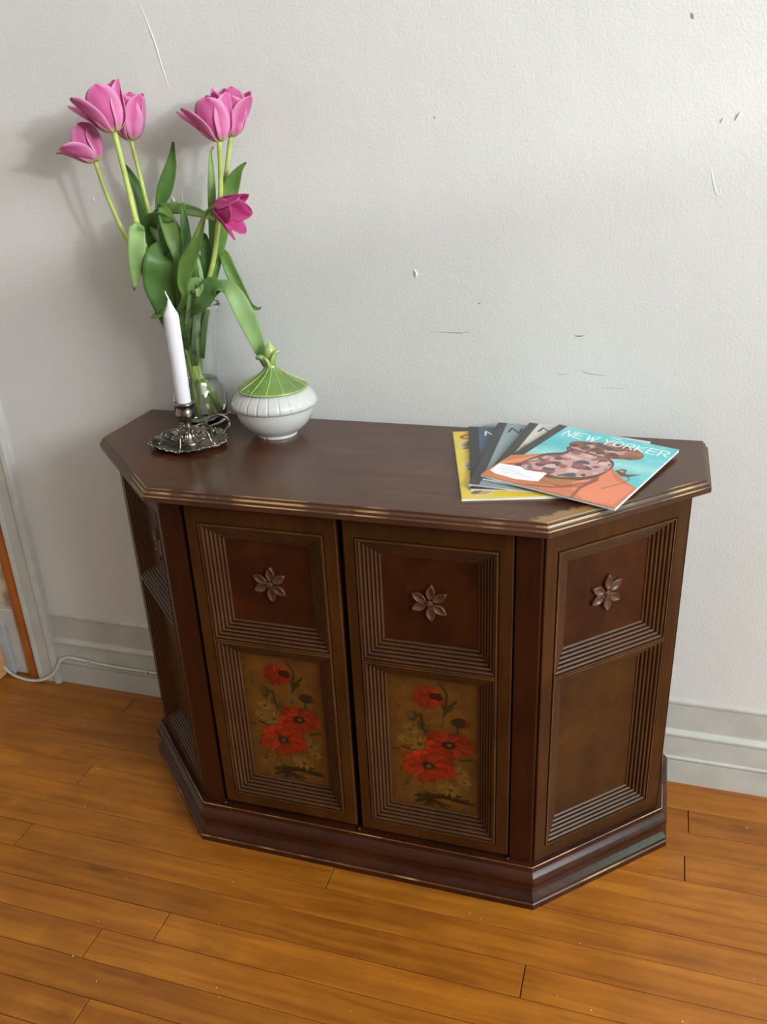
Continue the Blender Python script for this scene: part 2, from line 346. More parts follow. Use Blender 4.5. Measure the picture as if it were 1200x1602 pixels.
def mat_petal(name, c0, c1, c2):
    m, nt, b = newmat(name); L = nt.links
    a = N(nt, 'ShaderNodeAttribute', attribute_name='st'); sp = N(nt, 'ShaderNodeSeparateXYZ'); L.new(a.outputs['Vector'], sp.inputs[0])
    ab = N(nt, 'ShaderNodeMath', operation='ABSOLUTE'); L.new(sp.outputs['Y'], ab.inputs[0])
    mr = N(nt, 'ShaderNodeMapRange'); mr.inputs[1].default_value = 0.45; mr.inputs[2].default_value = 1.0; L.new(ab.outputs[0], mr.inputs[0])
    mp = N(nt, 'ShaderNodeMapping'); mp.inputs['Scale'].default_value = (1.5, 14, 1); L.new(a.outputs['Vector'], mp.inputs['Vector'])
    n = N(nt, 'ShaderNodeTexNoise'); n.inputs['Scale'].default_value = 1.6; n.inputs['Detail'].default_value = 4; L.new(mp.outputs[0], n.inputs['Vector'])
    r = ramp(nt, [(0.3, lin(c1)), (0.7, lin(tuple(min(255, x*1.1) for x in c1)))]); L.new(n.outputs['Fac'], r.inputs['Fac'])
    m1 = N(nt, 'ShaderNodeMix', data_type='RGBA'); L.new(mr.outputs[0], m1.inputs['Factor']); L.new(r.outputs['Color'], m1.inputs['A']); m1.inputs['B'].default_value = lin(c2)
    bs = N(nt, 'ShaderNodeMapRange'); bs.inputs[1].default_value = 0.20; bs.inputs[2].default_value = 0.05; L.new(sp.outputs['X'], bs.inputs[0])
    m2 = N(nt, 'ShaderNodeMix', data_type='RGBA'); L.new(bs.outputs[0], m2.inputs['Factor']); L.new(m1.outputs['Result'], m2.inputs['A']); m2.inputs['B'].default_value = lin(c0)
    L.new(m2.outputs['Result'], b.inputs['Base Color']); b.inputs['Roughness'].default_value = 0.5; b.inputs['Specular IOR Level'].default_value = 0.35
    tr = N(nt, 'ShaderNodeBsdfTranslucent'); L.new(m2.outputs['Result'], tr.inputs['Color'])
    ms = N(nt, 'ShaderNodeMixShader'); ms.inputs[0].default_value = 0.3
    out = nt.nodes['Material Output']; L.new(b.outputs[0], ms.inputs[1]); L.new(tr.outputs[0], ms.inputs[2]); L.new(ms.outputs[0], out.inputs['Surface'])
    return m
M['petal'] = mat_petal('pink_petal', (228, 212, 160), (208, 104, 160), (236, 164, 204))
M['petald'] = mat_petal('magenta_petal', (232, 170, 110), (182, 62, 122), (208, 92, 150))

# ================================================================ THE SETTING
GW = 0.0166
# floor: base slab with its boards as children
v, f = box(-2.4, WX, -3.6, 0.3, -0.05, -0.0035); floor = tag(mesh('floor', v, f, M['subfloor']), kind='structure')
PW, OFF = 0.0584, -0.0087
joints = {0: [-0.68], 1: [0.5626], 2: [-1.35], 3: [0.5546], 4: [-0.64], 5: [-1.2], 11: [-1.05], 6: [-0.0457], 7: [-0.657], 8: [0.3135], 9: [-0.287], 10: [-0.384], 12: [-0.328]}
rng = random.Random(3)
me_cache = {}
def plank_mesh(L):
    k = round(L, 3)
    if k not in me_cache:
        g = 0.0008; v, f = box(g, L-g, -PW+g*0.7, -g*0.7, -0.012, 0.0, 0.0007)
        me = bpy.data.meshes.new('plank'); me.from_pydata([tuple(p) for p in v], [], f); me.materials.append(M['plank']); me_cache[k] = me
    return me_cache[k]
for r in range(-3, 25):
    js = list(joints.get(r, []))
    x = (min(js) if js else rng.uniform(-0.5, 0.4)); x0 = x
    while x0 > -1.7: x0 -= rng.uniform(1.75, 2.1); js.append(x0)
    x1 = max(js)
    while x1 < WX: x1 += rng.uniform(1.75, 2.2); js.append(min(x1, WX))
    js = sorted(set(round(j, 3) for j in js))
    for a, b in zip(js[:-1], js[1:]):
        if b-a < 0.02 or a > 1.6: continue
        o = bpy.data.objects.new('plank', plank_mesh(b-a)); COL.objects.link(o); o.parent = floor
        o.location = (a, OFF-r*PW, rng.uniform(-0.0004, 0.0))
# back wall
v, f = box(-0.93, WX, GW, GW+0.12, 0, 2.6); wall = tag(mesh('wall_back', v, f, M['wall']), kind='structure')
v, f = box(-2.4, -0.93, GW+0.0005, GW+0.12, 2.1, 2.6); mesh('lintel', v, f, M['wall'], wall)
v, f = box(-2.4, -1.8, GW, GW+0.12, 0, 2.1); mesh('pier', v, f, M['wall'], wall)
def wpt(u, vv): return at(u, vv, GW)
M['chip'] = mat_plain('paint_chip', (150, 144, 128), 0.8); M['scuff'] = mat_plain('grey_scuff', (128, 126, 122), 0.8); M['ridge'] = mat_plain('paint_ridge', (222, 220, 217), 0.55)
def wallmark(name, pts, r, m, depth=0.0004):
    P = [wpt(*p) for p in pts]
    vv, ff = tube(P, lambda t: r*(0.35+0.65*math.sin(math.pi*min(max(t, 0.05), 0.95))), 8, samples=16)
    vv = [Vector((p.x, GW+(p.y-GW)*depth/r, p.z)) for p in vv]
    mesh(name, vv, ff, m, wall, smooth=True)
wallmark('paint_crack', [(218, 4), (232, 40), (243, 70), (255, 110), (266, 142)], 0.0014, M['ridge'], 0.0009)
wallmark('paint_chip', [(1081, 20), (1083, 25), (1084, 30)], 0.0026, M['chip'], 0.0006)
wallmark('paint_chip', [(1127, 192), (1131, 187), (1134, 183)], 0.0018, M['ridge'], 0.002)
wallmark('paint_chip', [(1150, 188), (1156, 180), (1160, 174)], 0.0024, M['ridge'], 0.0025)
wallmark('paint_ridge', [(1112, 262), (1116, 285), (1122, 305), (1128, 296)], 0.0016, M['ridge'], 0.0005)
wallmark('paint_chip', [(648, 422), (651, 428), (650, 434)], 0.0022, M['ridge'], 0.0028)
wallmark('scuff_mark', [(673, 519), (700, 520), (720, 521), (738, 519)], 0.0006, M['scuff'])
wallmark('scuff_mark', [(898, 525), (906, 526), (914, 525)], 0.0011, M['scuff'])
wallmark('scuff_mark', [(868, 584), (880, 586), (892, 584)], 0.0004, M['scuff'])
wallmark('scuff_mark', [(908, 578), (916, 583), (930, 586), (950, 588)], 0.0005, M['scuff'])
wallmark('scuff_mark', [(940, 608), (960, 607), (980, 609)], 0.0003, M['scuff'])
wallmark('scuff_mark', [(748, 473), (750, 475), (752, 474)], 0.0010, M['scuff'])
wallmark('nail_hole', [(679, 182), (680, 184), (681, 186)], 0.0011, M['chip'])
wallmark('paint_chip', [(268, 308), (271, 312), (273, 318)], 0.0028, M['ridge'], 0.003)
wallmark('paint_chip', [(144, 308), (146, 312), (147, 316)], 0.002, M['ridge'], 0.002)
wallmark('paint_ridge', [(284, 300), (286, 320), (286, 340)], 0.0007, M['ridge'], 0.0008)
# baseboard
prof = [(GW+0.01, 0), (0.0046, 0.0), (0.0046, 0.0530), (0.0085, 0.0545), (0.0085, 0.0565), (0.0036, 0.0572), (0.0022, 0.0595), (0.0030, 0.0625), (0.0060, 0.0640), (0.0064, 0.108), (0.0050, 0.1135), (0.0056, 0.1165), (0.0125, 0.1240), (0.0130, 0.127), (0.0130, 0.180), (0.0118, 0.1845), (0.0122, 0.1880), (GW+0.0004, 0.1945), (GW+0.01, 0.1945)]
v, f = loft([[Vector((x, y, z)) for y, z in prof] for x in (-0.895, WX)], True, True, True)
tag(mesh('baseboard_back', v, f, M['trim']), kind='structure')
# door casing (white), varnished stop and the painted door beside the wall
def vprofile(name, pts, z0, z1, m, parent=None):
    v, f = loft([[Vector((x, y, z)) for x, y in pts] for z in (z0, z1)], True, True, True); return mesh(name, v, f, m, parent)
cas = vprofile('trim_1', [(-0.893, GW+0.01), (-0.893, -0.002), (-0.896, -0.006), (-0.905, -0.008), (-0.910, -0.003), (-0.912, -0.0015), (-0.943, -0.0015), (-0.946, -0.006), (-0.952, -0.007), (-0.957, -0.002), (-0.957, GW+0.01)], 0.0, 2.16, M['trim'])
tag(cas, kind='structure')
tag(vprofile('trim_2', [(-0.957, GW+0.06), (-0.957, 0.003), (-0.975, 0.000), (-0.990, 0.003), (-0.990, GW+0.06)], 0.0, 2.10, M['orange']), kind='structure')
M['speck'] = mat_plain('speckled_lining', (176, 160, 136), 0.7, var=0.25)
dr = tag(vprofile('door_1', [(-0.990, 0.06), (-0.990, 0.022), (-1.8, 0.022), (-1.8, 0.06)], 0.185, 2.10, M['speck']), kind='structure')
v, f = box(-1.8, -0.990, 0.010, 0.06, 0.001, 0.185, 0.002); mesh('kick_board', v, f, M['trim'], dr)
v, f = box(-1.8, -1.030, 0.000, 0.0105, 0.001, 0.150, 0.002); mesh('lower_rail', v, f, mat_plain('bluish_paint', (176, 182, 186), 0.5), dr)
v, f = box(-1.40, -1.052, -0.045, 0.000, 0.0, 0.085, 0.003); blk = mesh('wooden_block', v, f, mat_wood('pale_raw_wood', (196, 140, 92), (222, 174, 124), 'x', rough=0.6, freq=5))
tag(blk, 'pale raw wood block on the floor against the painted door', 'wood block')
# right wall with the window that lights the room (outside the frame)
def opening_wall(ops, y0, y1, z1):
    """wall slab in the x = WX plane with rectangular openings (y0, y1, z0, z1), ordered along y"""
    parts = []; y = y0
    for a, b, c, d in ops:
        parts += [box(WX, WX+0.12, y, a, 0, z1), box(WX, WX+0.12, a, b, 0, c), box(WX, WX+0.12, a, b, d, z1)]; y = b
    parts.append(box(WX, WX+0.12, y, y1, 0, z1)); return joinvf(parts)
OPS = [(-3.02, -0.88, 1.56, 2.50)]
v, f = opening_wall(OPS, -3.7, GW+0.12, 2.6)
tag(mesh('wall_right', v, f, M['wall'], fixn=False), kind='structure')
def window(name, y0, y1, z0, z1):
    t = 0.05
    v, f = joinvf([box(WX-0.02, WX+0.03, y0-t, y0, z0-t, z1+t), box(WX-0.02, WX+0.03, y1, y1+t, z0-t, z1+t), box(WX-0.02, WX+0.03, y0, y1, z1, z1+t), box(WX-0.02, WX+0.03, y0, y1, z0-t, z0)])
    tag(mesh(name, v, f, M['trim'], fixn=False), kind='structure')
# the rest of the room, behind and beside the camera
M['ceil'] = mat_plain('ceiling_paint', (232, 230, 224), 0.8); M['far'] = mat_plain('far_wall_paint', (150, 140, 128), 0.8); M['farl'] = mat_plain('left_wall_paint', (226, 224, 218), 0.8)
v, f = box(-2.4, WX+0.12, -3.6, GW+0.12, 2.6, 2.7); tag(mesh('ceiling', v, f, M['ceil']), kind='structure')
v, f = box(-2.4, WX+0.12, -3.7, -3.6, 0, 2.6); tag(mesh('wall_front', v, f, M['far']), kind='structure')
v, f = box(-2.5, -2.4, -3.7, GW+0.12, 0, 2.6); tag(mesh('wall_left', v, f, M['farl']), kind='structure')
window('window_1', -3.02, -0.88, 1.56, 2.50)
window('teal_light_frame', -1.02, -0.62, 0.20, 0.60)  # invented frame around the added teal light; the wall behind has no opening

# ================================================================ THE CABINET
H = 0.72; W, S, D, F_ = 0.5246, 0.1689, 0.3720, 0.3115
def offs(o):
    a = Vector((W, -S)); b = Vector((F_, -D)); t = (b-a).normalized(); n = Vector((-t.y, t.x))
    if n.x < 0: n = -n
    dc = n.dot(a)-o
    c1 = Vector((W-o, (dc-n.x*(W-o))/n.y)); c2 = Vector(((dc-n.y*(-D+o))/n.x, -D+o))
    return c1, c2
def ring(o, z, yb=0.0):
    c1, c2 = offs(o)
    return [Vector((-W+o, yb, z)), Vector((-c1.x, c1.y, z)), Vector((-c2.x, c2.y, z)), Vector((c2.x, c2.y, z)), Vector((c1.x, c1.y, z)), Vector((W-o, yb, z))]
cab = thing('cabinet', 'dark brown canted wooden cabinet with poppy painted doors against the wall', 'cabinet')
# top slab
tp = [(0.03, 0.6985, 0), (0.0, 0.7003, 0), (-0.0002, 0.7085, 1), (0.0012, 0.7100, 0), (0.0030, 0.7106, 0), (0.0036, 0.7135, 1), (0.0052, 0.7162, 0), (0.0075, 0.7168, 0), (0.0080, 0.7192, 1), (0.0092, 0.7200, 2)]
loops = [ring(o, z) for o, z, _ in tp]; v, f = loft(loops, True, True, True)
fm = []
for i in range(len(tp)-1): fm += [1 if tp[i][2] == 1 else 0]*6
fm += [0, 0]
M['topsurf'] = mat_wood('cabinet_top_surface', (66, 36, 22), (92, 55, 34), 'x', rough=0.24, freq=4, stretch=16, bump=0.04, blotch=0.6)
# bare patch where the varnish has worn off at the front right corner
nt = M['topsurf'].node_tree; L = nt.links; b = nt.nodes['Principled BSDF']; src = b.inputs['Base Color'].links[0].from_socket
tc = N(nt, 'ShaderNodeTexCoord'); mp = N(nt, 'ShaderNodeMapping'); mp.inputs['Location'].default_value = (-0.335, 0.337, -H); mp.vector_type = 'POINT'
L.new(tc.outputs['Object'], mp.inputs['Vector'])
rotn = N(nt, 'ShaderNodeVectorRotate', rotation_type='Z_AXIS'); rotn.inputs['Angle'].default_value = -math.radians(40); L.new(mp.outputs[0], rotn.inputs['Vector'])
sc = N(nt, 'ShaderNodeVectorMath', operation='MULTIPLY'); sc.inputs[1].default_value = (1/0.074, 1/0.021, 0); L.new(rotn.outputs[0], sc.inputs[0])
ln = N(nt, 'ShaderNodeVectorMath', operation='LENGTH'); L.new(sc.outputs[0], ln.inputs[0])
nz = N(nt, 'ShaderNodeTexNoise'); nz.inputs['Scale'].default_value = 55; nz.inputs['Detail'].default_value = 4; L.new(tc.outputs['Object'], nz.inputs['Vector'])
ad = N(nt, 'ShaderNodeMath', operation='MULTIPLY_ADD'); ad.inputs[1].default_value = 1.6; L.new(nz.outputs['Fac'], ad.inputs[0]); L.new(ln.outputs['Value'], ad.inputs[2])
mr = N(nt, 'ShaderNodeMapRange'); mr.inputs[1].default_value = 1.95; mr.inputs[2].default_value = 1.6; L.new(ad.outputs[0], mr.inputs[0])
mx = N(nt, 'ShaderNodeMix', data_type='RGBA'); L.new(mr.outputs[0], mx.inputs['Factor']); L.new(src, mx.inputs['A']); mx.inputs['B'].default_value = lin((150, 112, 70)); L.new(mx.outputs['Result'], b.inputs['Base Color'])
fm[-1] = 2
mesh('cabinet_top', v, f, None, cab, mats=[M['ctop'], M['wornline'], M['topsurf']], fm=fm)
# plinth with its moulded profile
pp = [(0.0040, 0.0), (0.0013, 0.0), (0.0013, 0.0105), (0.0030, 0.0125), (0.0020, 0.0150), (0.0030, 0.0190), (0.0060, 0.0235), (0.0098, 0.0290), (0.0112, 0.0370), (0.0105, 0.0440), (0.0070, 0.0475), (0.0048, 0.0525), (0.0050, 0.0580), (0.0075, 0.0635), (0.0115, 0.0680), (0.0140, 0.0700), (0.0148, 0.0720), (0.0148, 0.0795), (0.0158, 0.0807), (0.06, 0.0807)]
loops = [ring(o, z) for o, z in pp]; v, f = loft(loops, True, True, True)
fm = [1 if i in (2, 17) else 0 for i in range(len(pp)-1) for _ in range(6)]+[0, 0]
mesh('plinth', v, f, None, cab, mats=[M['base'], M['wornline']], fm=fm)
# dark carcass behind the fronts
v, f = loft([ring(0.052, 0.08, -0.002), ring(0.052, 0.699, -0.002)], True, True, True); mesh('carcass', v, f, M['dark'], cab)
OB = 0.0244; c1, c2 = offs(OB); YF = c2.y
tx = Vector((c1.x-c2.x, c1.y-c2.y)).normalized(); LEN = (c1-c2).length
nx_ = Vector((-tx.y, tx.x)); nx_ = nx_ if nx_.x > 0 else -nx_
if nx_.y > 0: nx_ = Vector((tx.y, -tx.x))
for sgn in (1, -1):
    q = [(0.2655, YF), (c2.x-0.0012, YF), (c2.x, YF+0.0012)]
    p2 = c2+tx*0.0025; p3 = p2-nx_*0.006; q += [(p2.x, p2.y), (p3.x, p3.y), (0.2655+0.004, YF+0.03), (0.2655, YF+0.03)]
    v, f = loft([[Vector((sgn*x, y, z)) for x, y in q] for z in (0.0795, 0.7)], True, True, True)
    mesh('post', v, f, M['cpost'], cab)
    # rear upright and side behind the canted frame
    q = [c1+tx*0.0-nx_*0.0, Vector((c1.x, -0.001)), Vector((c1.x-0.03, -0.001)), c1-nx_*0.03-tx*0.02]
    v, f = loft([[Vector((sgn*p.x, p.y, z)) for p in q] for z in (0.0795, 0.7)], True, True, True)
    mesh('rear_upright', v, f, M['cpost'], cab)

def poppy_canvas():
    c = Canvas(140, 250, 0.149, 0.266, (112, 78, 34))
    c.put(np.clip(0.5+0.9*c.n, 0, 1), (126, 92, 42), 0.6)
    edge = np.minimum(np.minimum(c.U, 1-c.U)*c.w, np.minimum(c.V, 1-c.V)*c.h); c.put(np.clip(1-edge/0.02, 0, 1), (84, 54, 24), 0.5)
    dk, gr, yl = (48, 36, 18), (62, 54, 24), (150, 120, 62)
    # Y measured from the top
    def e(x, y, rx, ry, col, **k): c.ell(x, 1-y, rx, ry, col, **k)
    def s(P, t, col): c.stroke([(a, 1-b) for a, b in P], t, col)
    for P in ([(.58, .02), (.66, .10), (.64, .2), (.60, .34)], [(.64, .22), (.76, .14)], [(.63, .24), (.72, .19)], [(.62, .2), (.56, .12)], [(.27, .30), (.36, .27), (.40, .36)], [(.78, .30), (.77, .40)], [(.34, .37), (.46, .39)], [(.36, .33), (.42, .42)], [(.12, .48), (.28, .52)], [(.14, .54), (.3, .56)], [(.80, .58), (.94, .56)], [(.12, .73), (.2, .68)]): s(P, .014, gr)
    rr = random.Random(2)
    for k in range(26):
        a = rr.uniform(-0.2, 3.4); s([(.60, .90), (.60+.34*math.cos(a)*rr.uniform(.6, 1), .90-.07*math.sin(a)*rr.uniform(.3, 1.2)+.02)], .016, rr.choice([dk, gr]))
    for k in range(9): s([(.45, .93), (.28+.05*k, .985+rr.uniform(-.03, .01))], .014, dk)
    def daisy(x, y, r, col=(146, 118, 60)):
        for k in range(13):
            a = k*2*math.pi/13+rr.uniform(-.15, .15); q = rr.uniform(.85, 1.1)
            c.ell(x+math.cos(a)*r*.58*q, 1-y+math.sin(a)*r*.58*q*c.w/c.h*.72, r*.40*q, r*.12, tuple(v*rr.uniform(.82, 1.05) for v in col), rot=a, alpha=.85)
        e(x, y, r*.26, r*.20, (116, 80, 24)); e(x+.01, y+.004, r*.14, r*.10, (84, 56, 18))
    for k in range(60):
        x, y = rr.gauss(.48, .22), rr.gauss(.6, .18)
        if .08 < x < .92: a = rr.uniform(0, 6.28); s([(x, y), (x+.07*math.cos(a), y+.04*math.sin(a))], .006, rr.choice([gr, dk, (84, 66, 28)]))
    daisy(.24, .40, .11); daisy(.34, .50, .15); daisy(.18, .48, .09); daisy(.79, .68, .12); daisy(.84, .75, .09); daisy(.68, .83, .15); daisy(.30, .85, .12, (118, 92, 44)); daisy(.62, .30, .09, (118, 94, 46)); daisy(.82, .80, .08, (124, 98, 48))
    e(.27, .29, .065, .08, (70, 62, 32), wob=.15); e(.25, .285, .03, .05, (96, 86, 44)); e(.79, .295, .10, .07, (54, 44, 26), wob=.15); e(.88, .30, .03, .05, (110, 44, 24))
    def poppy(x, y, rx, ry, col, hi, lo, dark=True):
        for a, d, q in ((2.3, .42, .80), (.75, .42, .78), (3.4, .50, .70), (-.2, .52, .70), (4.1, .40, .74), (5.3, .40, .72), (4.75, .48, .66)):
            cc = tuple(v*rr.uniform(.86, 1.10) for v in rr.choice([col, hi, col]))
            px, py = x+rx*d*math.cos(a), y-ry*d*math.sin(a)*c.w/c.h; wx = rx*q*.74
            c.ell(px, 1-py, wx*1.04, ry*q*.66, tuple(v*.55 for v in cc), rot=a*.15, wob=.22)
            c.ell(px, 1-py, wx, ry*q*.62, cc, rot=a*.15, wob=.22, vary=.2)
        for k in range(70):
            a = rr.uniform(0, 6.28); r0, r1 = rr.uniform(.2, .5), rr.uniform(.6, .98); kk = c.w/c.h
            s([(x+rx*r0*math.cos(a), y+ry*r0*math.sin(a)*kk), (x+rx*r1*math.cos(a+.1), y+ry*r1*math.sin(a+.1)*kk)], .0045, rr.choice([lo, hi, lo, col]))
        if dark:
            e(x, y, rx*.25, ry*.22, (46, 34, 24), wob=.3)
            for k in range(16):
                a = k*.4; s([(x, y), (x+rx*.36*math.cos(a), y+ry*.30*math.sin(a)*c.w/c.h)], .004, (44, 30, 22))
            e(x+.01, y, rx*.10, ry*.11, (104, 96, 60))
    poppy(.44, .14, .17, .16, (146, 44, 22), (162, 54, 28), (108, 28, 16), False); e(.54, .125, .075, .05, (66, 26, 16), wob=.3)
    poppy(.67, .475, .28, .22, (158, 46, 22), (176, 60, 32), (118, 30, 16))
    poppy(.43, .665, .31, .245, (166, 50, 22), (184, 66, 34), (124, 32, 16))
    c.C *= np.array([0.62, 0.50, 0.34])
    return c
POP = poppy_canvas()

UPR = [88, 148, 208, 268, 328, 28]
def unit(name, O, X, Nn, u0, u1, z0, z1, mu0, mu1, mz0, mzm, mz1, mflip, painted, lowmat, parent):
    """one framed door or side: frame > mouldings, panels, carved flower"""
    P = lambda u, z, d: Vector((O[0]+X[0]*u-Nn[0]*d, O[1]+X[1]*u-Nn[1]*d, z))
    rc = lambda a, b_, c_, d_, dep: [P(a, c_, dep), P(b_, c_, dep), P(b_, d_, dep), P(a, d_, dep)]
    ch = 0.0014; g = 0.0012
    fr = [rc(u0, u1, z0, z1, 0.020), rc(u0, u1, z0, z1, ch), rc(u0+ch, u1-ch, z0+ch, z1-ch, 0), rc(mu0-g, mu1+g, mz0-g, mz1+g, 0), rc(mu0-g, mu1+g, mz0-g, mz1+g, 0.020)]
    v, f = loft(fr, True); f += [[16+k, 16+(k+1) % 4, (k+1) % 4, k] for k in range(4)]
    root = mesh(name, v, f, M['cfr'], parent)
    prof = [(0.0, 0.006, 2), (0.0002, 0.0004, 0), (0.0010, -0.0012, 1), (0.0034, -0.0012, 2), (0.0040, 0.0008, 0)]
    NR = 6; MW, MD = 0.0345, 0.0225; a0, d0 = 0.0040, 0.0004; sl = math.hypot(MW-a0, MD-d0); nu, nd = (MD-d0)/sl, (MW-a0)/sl
    for i in range(NR):
        for t, h, mi in ((0.12, 0.0, 0), (0.26, 0.0008, 1), (0.48, 0.0010, 0), (0.72, 0.0008, 0), (0.90, 0.0, 2), (1.0, -0.0007, 2)):
            k = (i+t)/NR; prof.append((a0+(MW-a0)*k+nu*h, d0+(MD-d0)*k-nd*h, mi))
    fm1 = [p[2] for p in prof[:-1] for _ in range(4)]
    prof = [p[:2] for p in prof]
    for (za, zb) in ((mz0, mzm), (mzm, mz1)):
        v, f = loft([rc(mu0+o, mu1-o, za+o, zb-o, d) for o, d in prof], True)
        mesh('moulding', v, f, None, root, mats=[M['cmo'], M['cmow'], M['cmod']], fm=fm1)
    q = 0.0330
    for nm, za, zb, m in (('upper_panel', mzm, mz1, M['burl']), ('lower_panel', mz0, mzm, lowmat)):
        if nm == 'lower_panel' and painted:
            A, B, C0, D0 = mu0+q, mu1-q, za+q, zb-q
            V = [P(A+(B-A)*uu, C0+(D0-C0)*vv, 0.0218) for uu, vv in zip(POP.U, POP.V)]
            o = mesh(nm, V, POP.faces(), M['paint'], root); POP.apply(o.data); o['label'] = 'ochre panel painted with red poppies and daisies'
        else:
            v, f = loft([rc(mu0+q, mu1-q, za+q, zb-q, d) for d in (0.0255, 0.0218)], True, True, True); mesh(nm, v, f, m, root)
    cu, cz = (mu0+mu1)/2, (mzm+mz1)/2; dd = 0.0218
    for k, an in enumerate(UPR):
        a = math.radians(an+(6 if k % 2 else -3)); l = 0.0325; ww = 0.0078
        loops = []
        out = [(0.10, 0), (0.25, .55), (0.45, .95), (0.62, 1.0), (0.82, .62), (0.95, .22), (1.0, 0), (0.95, -.22), (0.82, -.62), (0.62, -1.0), (0.45, -.95), (0.25, -.55)]
        for sc_, hh in ((1.0, 0.0), (0.97, 0.0042), (0.86, 0.0062), (0.72, 0.0050), (0.45, 0.0034), (0.05, 0.0028)):
            lp = []
            for s_, t_ in out:
                s2 = 0.55+(s_-0.55)*sc_; t2 = t_*sc_
                if mflip: t2 = -t2
                du, dz = (s2*l)*math.cos(a)-(t2*ww)*math.sin(a), (s2*l)*math.sin(a)+(t2*ww)*math.cos(a)
                lp.append(P(cu+du, cz+dz, dd-hh))
            loops.append(lp)
        v, f = loft(loops, True, True, True); mesh('flower_petal', v, f, M['petalwood'], root, smooth=True)
    # seeded centre
    loops = [[P(cu+r_*(1+.10*math.cos(7*b2))*math.cos(b2), cz+r_*(1+.10*math.cos(7*b2))*math.sin(b2), dd-hh) for b2 in (2*math.pi*k/28 for k in range(28))] for r_, hh in ((.0056, 0), (.0056, .0058), (.0044, .0078), (.0026, .0066), (.0014, .0082), (.0003, .0086))]
    v, f = loft(loops, True, True, True); mesh('flower_centre', v, f, M['petalwood'], root, smooth=True)
    return root
DZ0, DZ1 = 0.0905, 0.690
unit('door', (0, YF-0.001), (1, 0), (0, -1), 0.0055, 0.2622, DZ0-0.002, DZ1, 0.0240, 0.2412, 0.1095, 0.4435, 0.6605, False, True, None, cab)['label'] = 'right-hand door with carved flower and painted poppies'
unit('door', (0, YF-0.001), (1, 0), (0, -1), -0.2585, -0.0045, DZ0, DZ1, -0.2375, -0.0258, 0.1125, 0.4435, 0.6605, False, True, None, cab)['label'] = 'left-hand door with carved flower and painted poppies'
for sgn in (1, -1):
    unit('side_frame', (sgn*c2.x, c2.y), (sgn*tx.x, tx.y), (sgn*nx_.x, nx_.y), 0.0062, LEN-0.0005, 0.0795, 0.6985, 0.0278, 0.2478, 0.1060, 0.4435, 0.6590, sgn < 0, False, M['burl2'], cab)['label'] = 'canted side frame with carved flower above a plain burl panel'
for x in (0.2635, -0.2615, 0.0005):
    v, f = sphere((x, YF-0.0035, 0.0850), 0.0027, 10); mesh('hinge_pin', v, f, M['brass'], cab, smooth=True)

# ================================================================ VASE, WATER
VX, VY = -0.375, -0.050
vo = [(0.0, 0.0), (0.040, 0.0), (0.0440, 0.003), (0.0455, 0.010), (0.0485, 0.028), (0.0498, 0.045), (0.0480, 0.060), (0.0430, 0.072), (0.0388, 0.080), (0.0372, 0.088), (0.0378, 0.100), (0.0405, 0.125), (0.0438, 0.150), (0.0475, 0.178), (0.0508, 0.200), (0.0528, 0.208), (0.0560, 0.2125), (0.0572, 0.2160), (0.0562, 0.2190), (0.0535, 0.2195), (0.0510, 0.2165), (0.0495, 0.208)]
vi = [(max(r-0.0017, 0.0004), z) for r, z in vo[14:3:-1]]+[(0.0420, 0.012), (0.0385, 0.0085), (0.0, 0.008)]
rip = lambda a, r, z: 1+(0.010*math.cos(24*a) if 0.02 < z < 0.07 else 0)
v, f = lathe([(max(r, 0.0004), z) for r, z in vo+vi], (VX, VY, H), 72, rip)
vase = tag(mesh('vase', v, f, M['glass'], smooth=True), 'clear waisted glass vase holding the pink tulips beside the candle', 'vase')
wl = 0.083
wp = [(0.0004, 0.0084), (0.0380, 0.0090), (0.0416, 0.0124), (0.0462, 0.028), (0.0475, 0.045), (0.0457, 0.060), (0.0408, 0.072), (0.0366, 0.0800), (0.0360, wl), (0.0004, wl)]
v, f = lathe(wp, (VX, VY, H), 72); tag(mesh('vase_water', v, f, M['water'], smooth=True), 'clear water filling the lower bulb of the glass vase', 'water')

